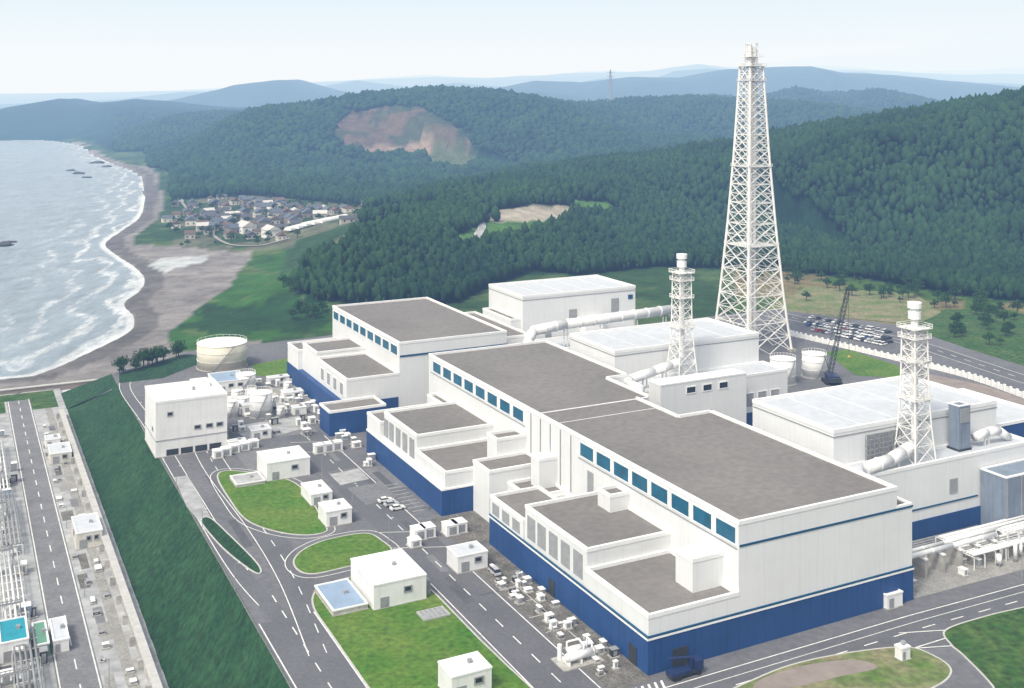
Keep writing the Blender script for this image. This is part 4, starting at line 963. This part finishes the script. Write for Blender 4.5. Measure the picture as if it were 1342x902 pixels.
for _ in range(4000):
    if cnt>=115: break
    px=random.uniform(215,480); py=random.uniform(258,322)
    ins=bool(inpoly(np.array([px]),np.array([py]),vil)[0])
    if not ins and random.random()>.06: continue
    x,y=W(px,py,-2)
    if any(math.hypot(x-u,y-v)<12.5 for u,v in used): continue
    used.append((x,y)); me,rn=random.choice(HM); z=groundz(x,y)
    o=bpy.data.objects.new('house',me); COL.objects.link(o); o.location=(x,y,z); o.rotation_euler=(0,0,random.choice([.3,1.9,.5,2.1])+random.uniform(-.2,.2)); s=random.uniform(.8,1.15); o.scale=(s,s,s)
    o['label']='small village house with %s gable roof near the beach'%rn; o['category']='house'; o['group']='houses of the seaside village'; cnt+=1
for (px,py,l,w,lab) in [(322,306,20,13,'white house'),(355,315,16,11,'white house')]:
    x,y=W(px,py,-2); o=bpy.data.objects.new('house',house_mesh(w,l,6,tile[3],'wall2')); COL.objects.link(o); o.location=(x,y,groundz(x,y)); o.rotation_euler=(0,0,.6); o['label']='larger white building with pale gable roof by the village'; o['category']='house'
gm=MB()
for i in range(9):
    t0=math.pi*i/9;t1=math.pi*(i+1)/9
    gm.add([(3.6*math.cos(t0),-24,3.2*math.sin(t0)),(3.6*math.cos(t1),-24,3.2*math.sin(t1)),(3.6*math.cos(t1),24,3.2*math.sin(t1)),(3.6*math.cos(t0),24,3.2*math.sin(t0))],[(0,3,2,1)])
gm.add([(3.6*math.cos(math.pi*i/9),-24,3.2*math.sin(math.pi*i/9)) for i in range(10)],[tuple(range(10))]); gme=gm.mesh('greenhouse','trim')
for i in range(5):
    x,y=W(396+i*10,312-i*1.2,-2); o=bpy.data.objects.new('greenhouse',gme); COL.objects.link(o); o.location=(x,y,groundz(x,y)+.3); o.rotation_euler=(0,0,-.35); o['label']='long white tunnel greenhouse beside the village fields'; o['category']='greenhouse'; o['group']='greenhouses by the village'
vr=MB(); strip(vr,smooth([W(238,224,-2),W(232,245,-2),W(238,262,-2)],False,10),6,0,zf=lambda x,y: groundz(x,y)+.9); strip(vr,smooth([W(238,262,-2),W(262,290,-2),W(300,320,-2),W(380,322,-2)],False,10),3,0,zf=lambda x,y: groundz(x,y)+.9); structure(vr.obj('village_road','gravel2'))
vr=MB(); strip(vr,smooth([W(626,358),W(622,348),W(632,336),W(625,326)],False,8),6,0,zf=lambda x,y: groundz(x,y)+1.2); structure(vr.obj('hill_path','palecon'))
for (px,py,s) in [(93,224,9),(103,228,12),(114,233,8),(4,322,10),(12,318,6),(128,214,14),(140,219,10)]:
    x,y=W(px,py,SEA); m=MB()
    v=iv2.copy(); v*=1+RNG.uniform(-.3,.3,(len(v),1)); m.add([(a*s,b*s*.8,c*s*.28) for a,b,c in v],[tuple(f) for f in if2]); o=m.obj('sea_rock','rock'); o.location=(x,y,SEA); o['label']='dark jagged rock rising from the sea near the shore'; o['category']='rock'; o['group']='rocks off the beach'
x,y=(800-671)*2600/FOC,2600; z=groundz(x,y)
T=Thing('power_pylon','distant grey steel power pylon on a wooded ridge','pylon',loc=(x,y),z=z-3,rot=.3)
f=T.P('frame','greymetal'); Hh=88
for c in ((-1,-1),(1,-1),(1,1),(-1,1)): f.tube((c[0]*6,c[1]*6,0),(c[0]*.8,c[1]*.8,Hh),.55)
for k in range(8):
    s0=6-5.2*k/8; s1=6-5.2*(k+1)/8; f.tube((-s0,-s0,k*11),(s1,-s1,k*11+11),.35); f.tube((s0,-s0,k*11),(-s1,-s1,k*11+11),.35)
ar=T.P('cross_arm','greymetal')
for z_ in (62,72,82): ar.tube((-10,0,z_),(10,0,z_),.6)
T.done()
def make_tree(seed,h=11):
    rg=np.random.default_rng(seed); tr=MB(); tr.tube((0,0,0),(0.2,.1,h*.55),.28,8); tr.tube((.2,.1,h*.55),(.1,.2,h*.85),.15,6)
    pts=[]
    for i in range(6):
        a=i*1.05+rg.uniform(0,.5); zz=h*rg.uniform(.35,.6); e=(math.cos(a)*h*.22,math.sin(a)*h*.22,zz+h*.15); tr.tube((.1,.05,zz),e,.09,5); pts.append(e)
    cl=[np.array([0,0,h*.82]),np.array([.2,.1,h*.65])]+[np.array(p) for p in pts]
    me=MB()
    for c in cl:
        R_=h*rg.uniform(.15,.22)
        for k in range(60):
            d=rg.normal(size=3); d/=np.linalg.norm(d); p=c+d*R_*rg.uniform(.55,1.05)*np.array([1,1,.75]); s=rg.uniform(.35,.7)
            u=rg.normal(size=3);u/=np.linalg.norm(u);w=np.cross(u,d); w/=max(1e-6,np.linalg.norm(w)); u=np.cross(w,d)*.5+d*.3+u*.3
            me.add([tuple(p-u*s),tuple(p+w*s),tuple(p+u*s),tuple(p-w*s)],[(0,1,2,3)])
    return tr,me
TT=[]
for k in range(4):
    T=Thing('broadleaf_tree','green tree with uneven crown standing on open grass','tree',loc=(0,0),group='trees on the open grass'); tr,cr=make_tree(k+3,9+k)
    T.parts=[('trunk','bark',tr),('crown','leaf',cr)]; T.done(); TT.append(T)
tp=[]
for (x0,x1),(y0,y1),n in [((1180,1342),(345,455),90),((960,1180),(352,372),34),((1040,1240),(372,398),20)]:
    for i in range(n):
        px,py=random.uniform(x0,x1),random.uniform(y0,y1)
        if px<1250 and py>405: continue
        tp.append(W(px,py))
for k in range(18): tp.append(W(random.uniform(370,440),random.uniform(385,420),-2))
for k in range(100): tp.append(W(random.uniform(215,480),random.uniform(256,325),-2))
for k in range(16): tp.append(S(-64+random.uniform(-3,6)+k*1.6,316+random.uniform(-2,2)+k*1.2))
for i,(x,y) in enumerate(tp):
    z=groundz(x,y); r_=TT[i%4].e
    if i<4: r_.location=(x,y,z)
    else:
        c=copy_thing(r_,(x,y,z-.1),random.uniform(0,6.28)); s=random.uniform(.4,.95); c.scale=(s*1.15,s*1.15,s)
# ------------------------------------------------------------------ air, sky, light
def airbox(name,x,y0,y1,z0,z1,D,b3,Cc):
    bx=MB(); bx.box(-x,x,y0,y1,z0,z1)
    hz=bpy.data.materials.new('glowing_haze'); hz.use_nodes=True; nt=hz.node_tree; nt.nodes.clear(); N=nt.nodes; L=nt.links
    out=N.new('ShaderNodeOutputMaterial'); ab=N.new('ShaderNodeVolumeAbsorption'); em=N.new('ShaderNodeEmission'); ad=N.new('ShaderNodeAddShader')
    ab.inputs['Color'].default_value=(1-b3[0],1-b3[1],1-b3[2],1); ab.inputs['Density'].default_value=D
    em.inputs['Color'].default_value=(b3[0]*Cc[0],b3[1]*Cc[1],b3[2]*Cc[2],1); em.inputs['Strength'].default_value=D  # haze light is put in as volume emission, nothing scatters
    L.new(ab.outputs[0],ad.inputs[0]); L.new(em.outputs[0],ad.inputs[1]); L.new(ad.outputs[0],out.inputs['Volume'])
    return structure(bx.obj(name,hz))
airbox('sky',50000,-400,52000,-60,1400,1/5600.0,(0.36,0.58,1.0),(0.92,0.96,0.99))  # box of self-glowing haze around the scene; the sky itself is the world
airbox('far_haze_glow',49000,3050,51000,-50,1000,1/5200.0,(0.50,0.68,1.0),(0.93,0.96,0.98))  # extra glowing haze volume added to pale the far hills
EL,AZ=52.0,215.0   # sun behind the viewer, slightly to the left
w=bpy.data.worlds.new('World'); scene.world=w; w.use_nodes=True; nt=w.node_tree; N=nt.nodes; L=nt.links
bg=N['Background']; sky=N.new('ShaderNodeTexSky'); sky.sky_type='NISHITA'; sky.sun_disc=False; sky.sun_elevation=math.radians(EL)
sky.sun_rotation=math.radians(AZ); sky.dust_density=6.0; sky.air_density=1.0; sky.ozone_density=1.0
hs=N.new('ShaderNodeHueSaturation'); hs.inputs['Saturation'].default_value=0.12; hs.inputs['Value'].default_value=1.3; L.new(sky.outputs[0],hs.inputs['Color']); L.new(hs.outputs[0],bg.inputs['Color']); bg.inputs['Strength'].default_value=0.15
sd=Vector((math.sin(math.radians(AZ))*math.cos(math.radians(EL)),math.cos(math.radians(AZ))*math.cos(math.radians(EL)),math.sin(math.radians(EL))))
sl=bpy.data.lights.new('sun','SUN'); sl.energy=2.1; sl.angle=math.radians(8); sl.color=(1,.985,.96); so=bpy.data.objects.new('sun',sl); COL.objects.link(so); so.rotation_euler=sd.to_track_quat('Z','Y').to_euler()
# ------------------------------------------------------------------ camera
cam=bpy.data.cameras.new('camera'); co=bpy.data.objects.new('camera',cam); COL.objects.link(co); scene.camera=co
co.location=(0,0,EYE); co.rotation_euler=(math.radians(90),0,0)
cam.sensor_width=36; cam.lens=36*FOC/1342; cam.shift_y=-(451-125)/1342.0; cam.clip_start=1; cam.clip_end=90000
scene.view_settings.view_transform='Standard'; scene.view_settings.look='None'; scene.view_settings.exposure=0
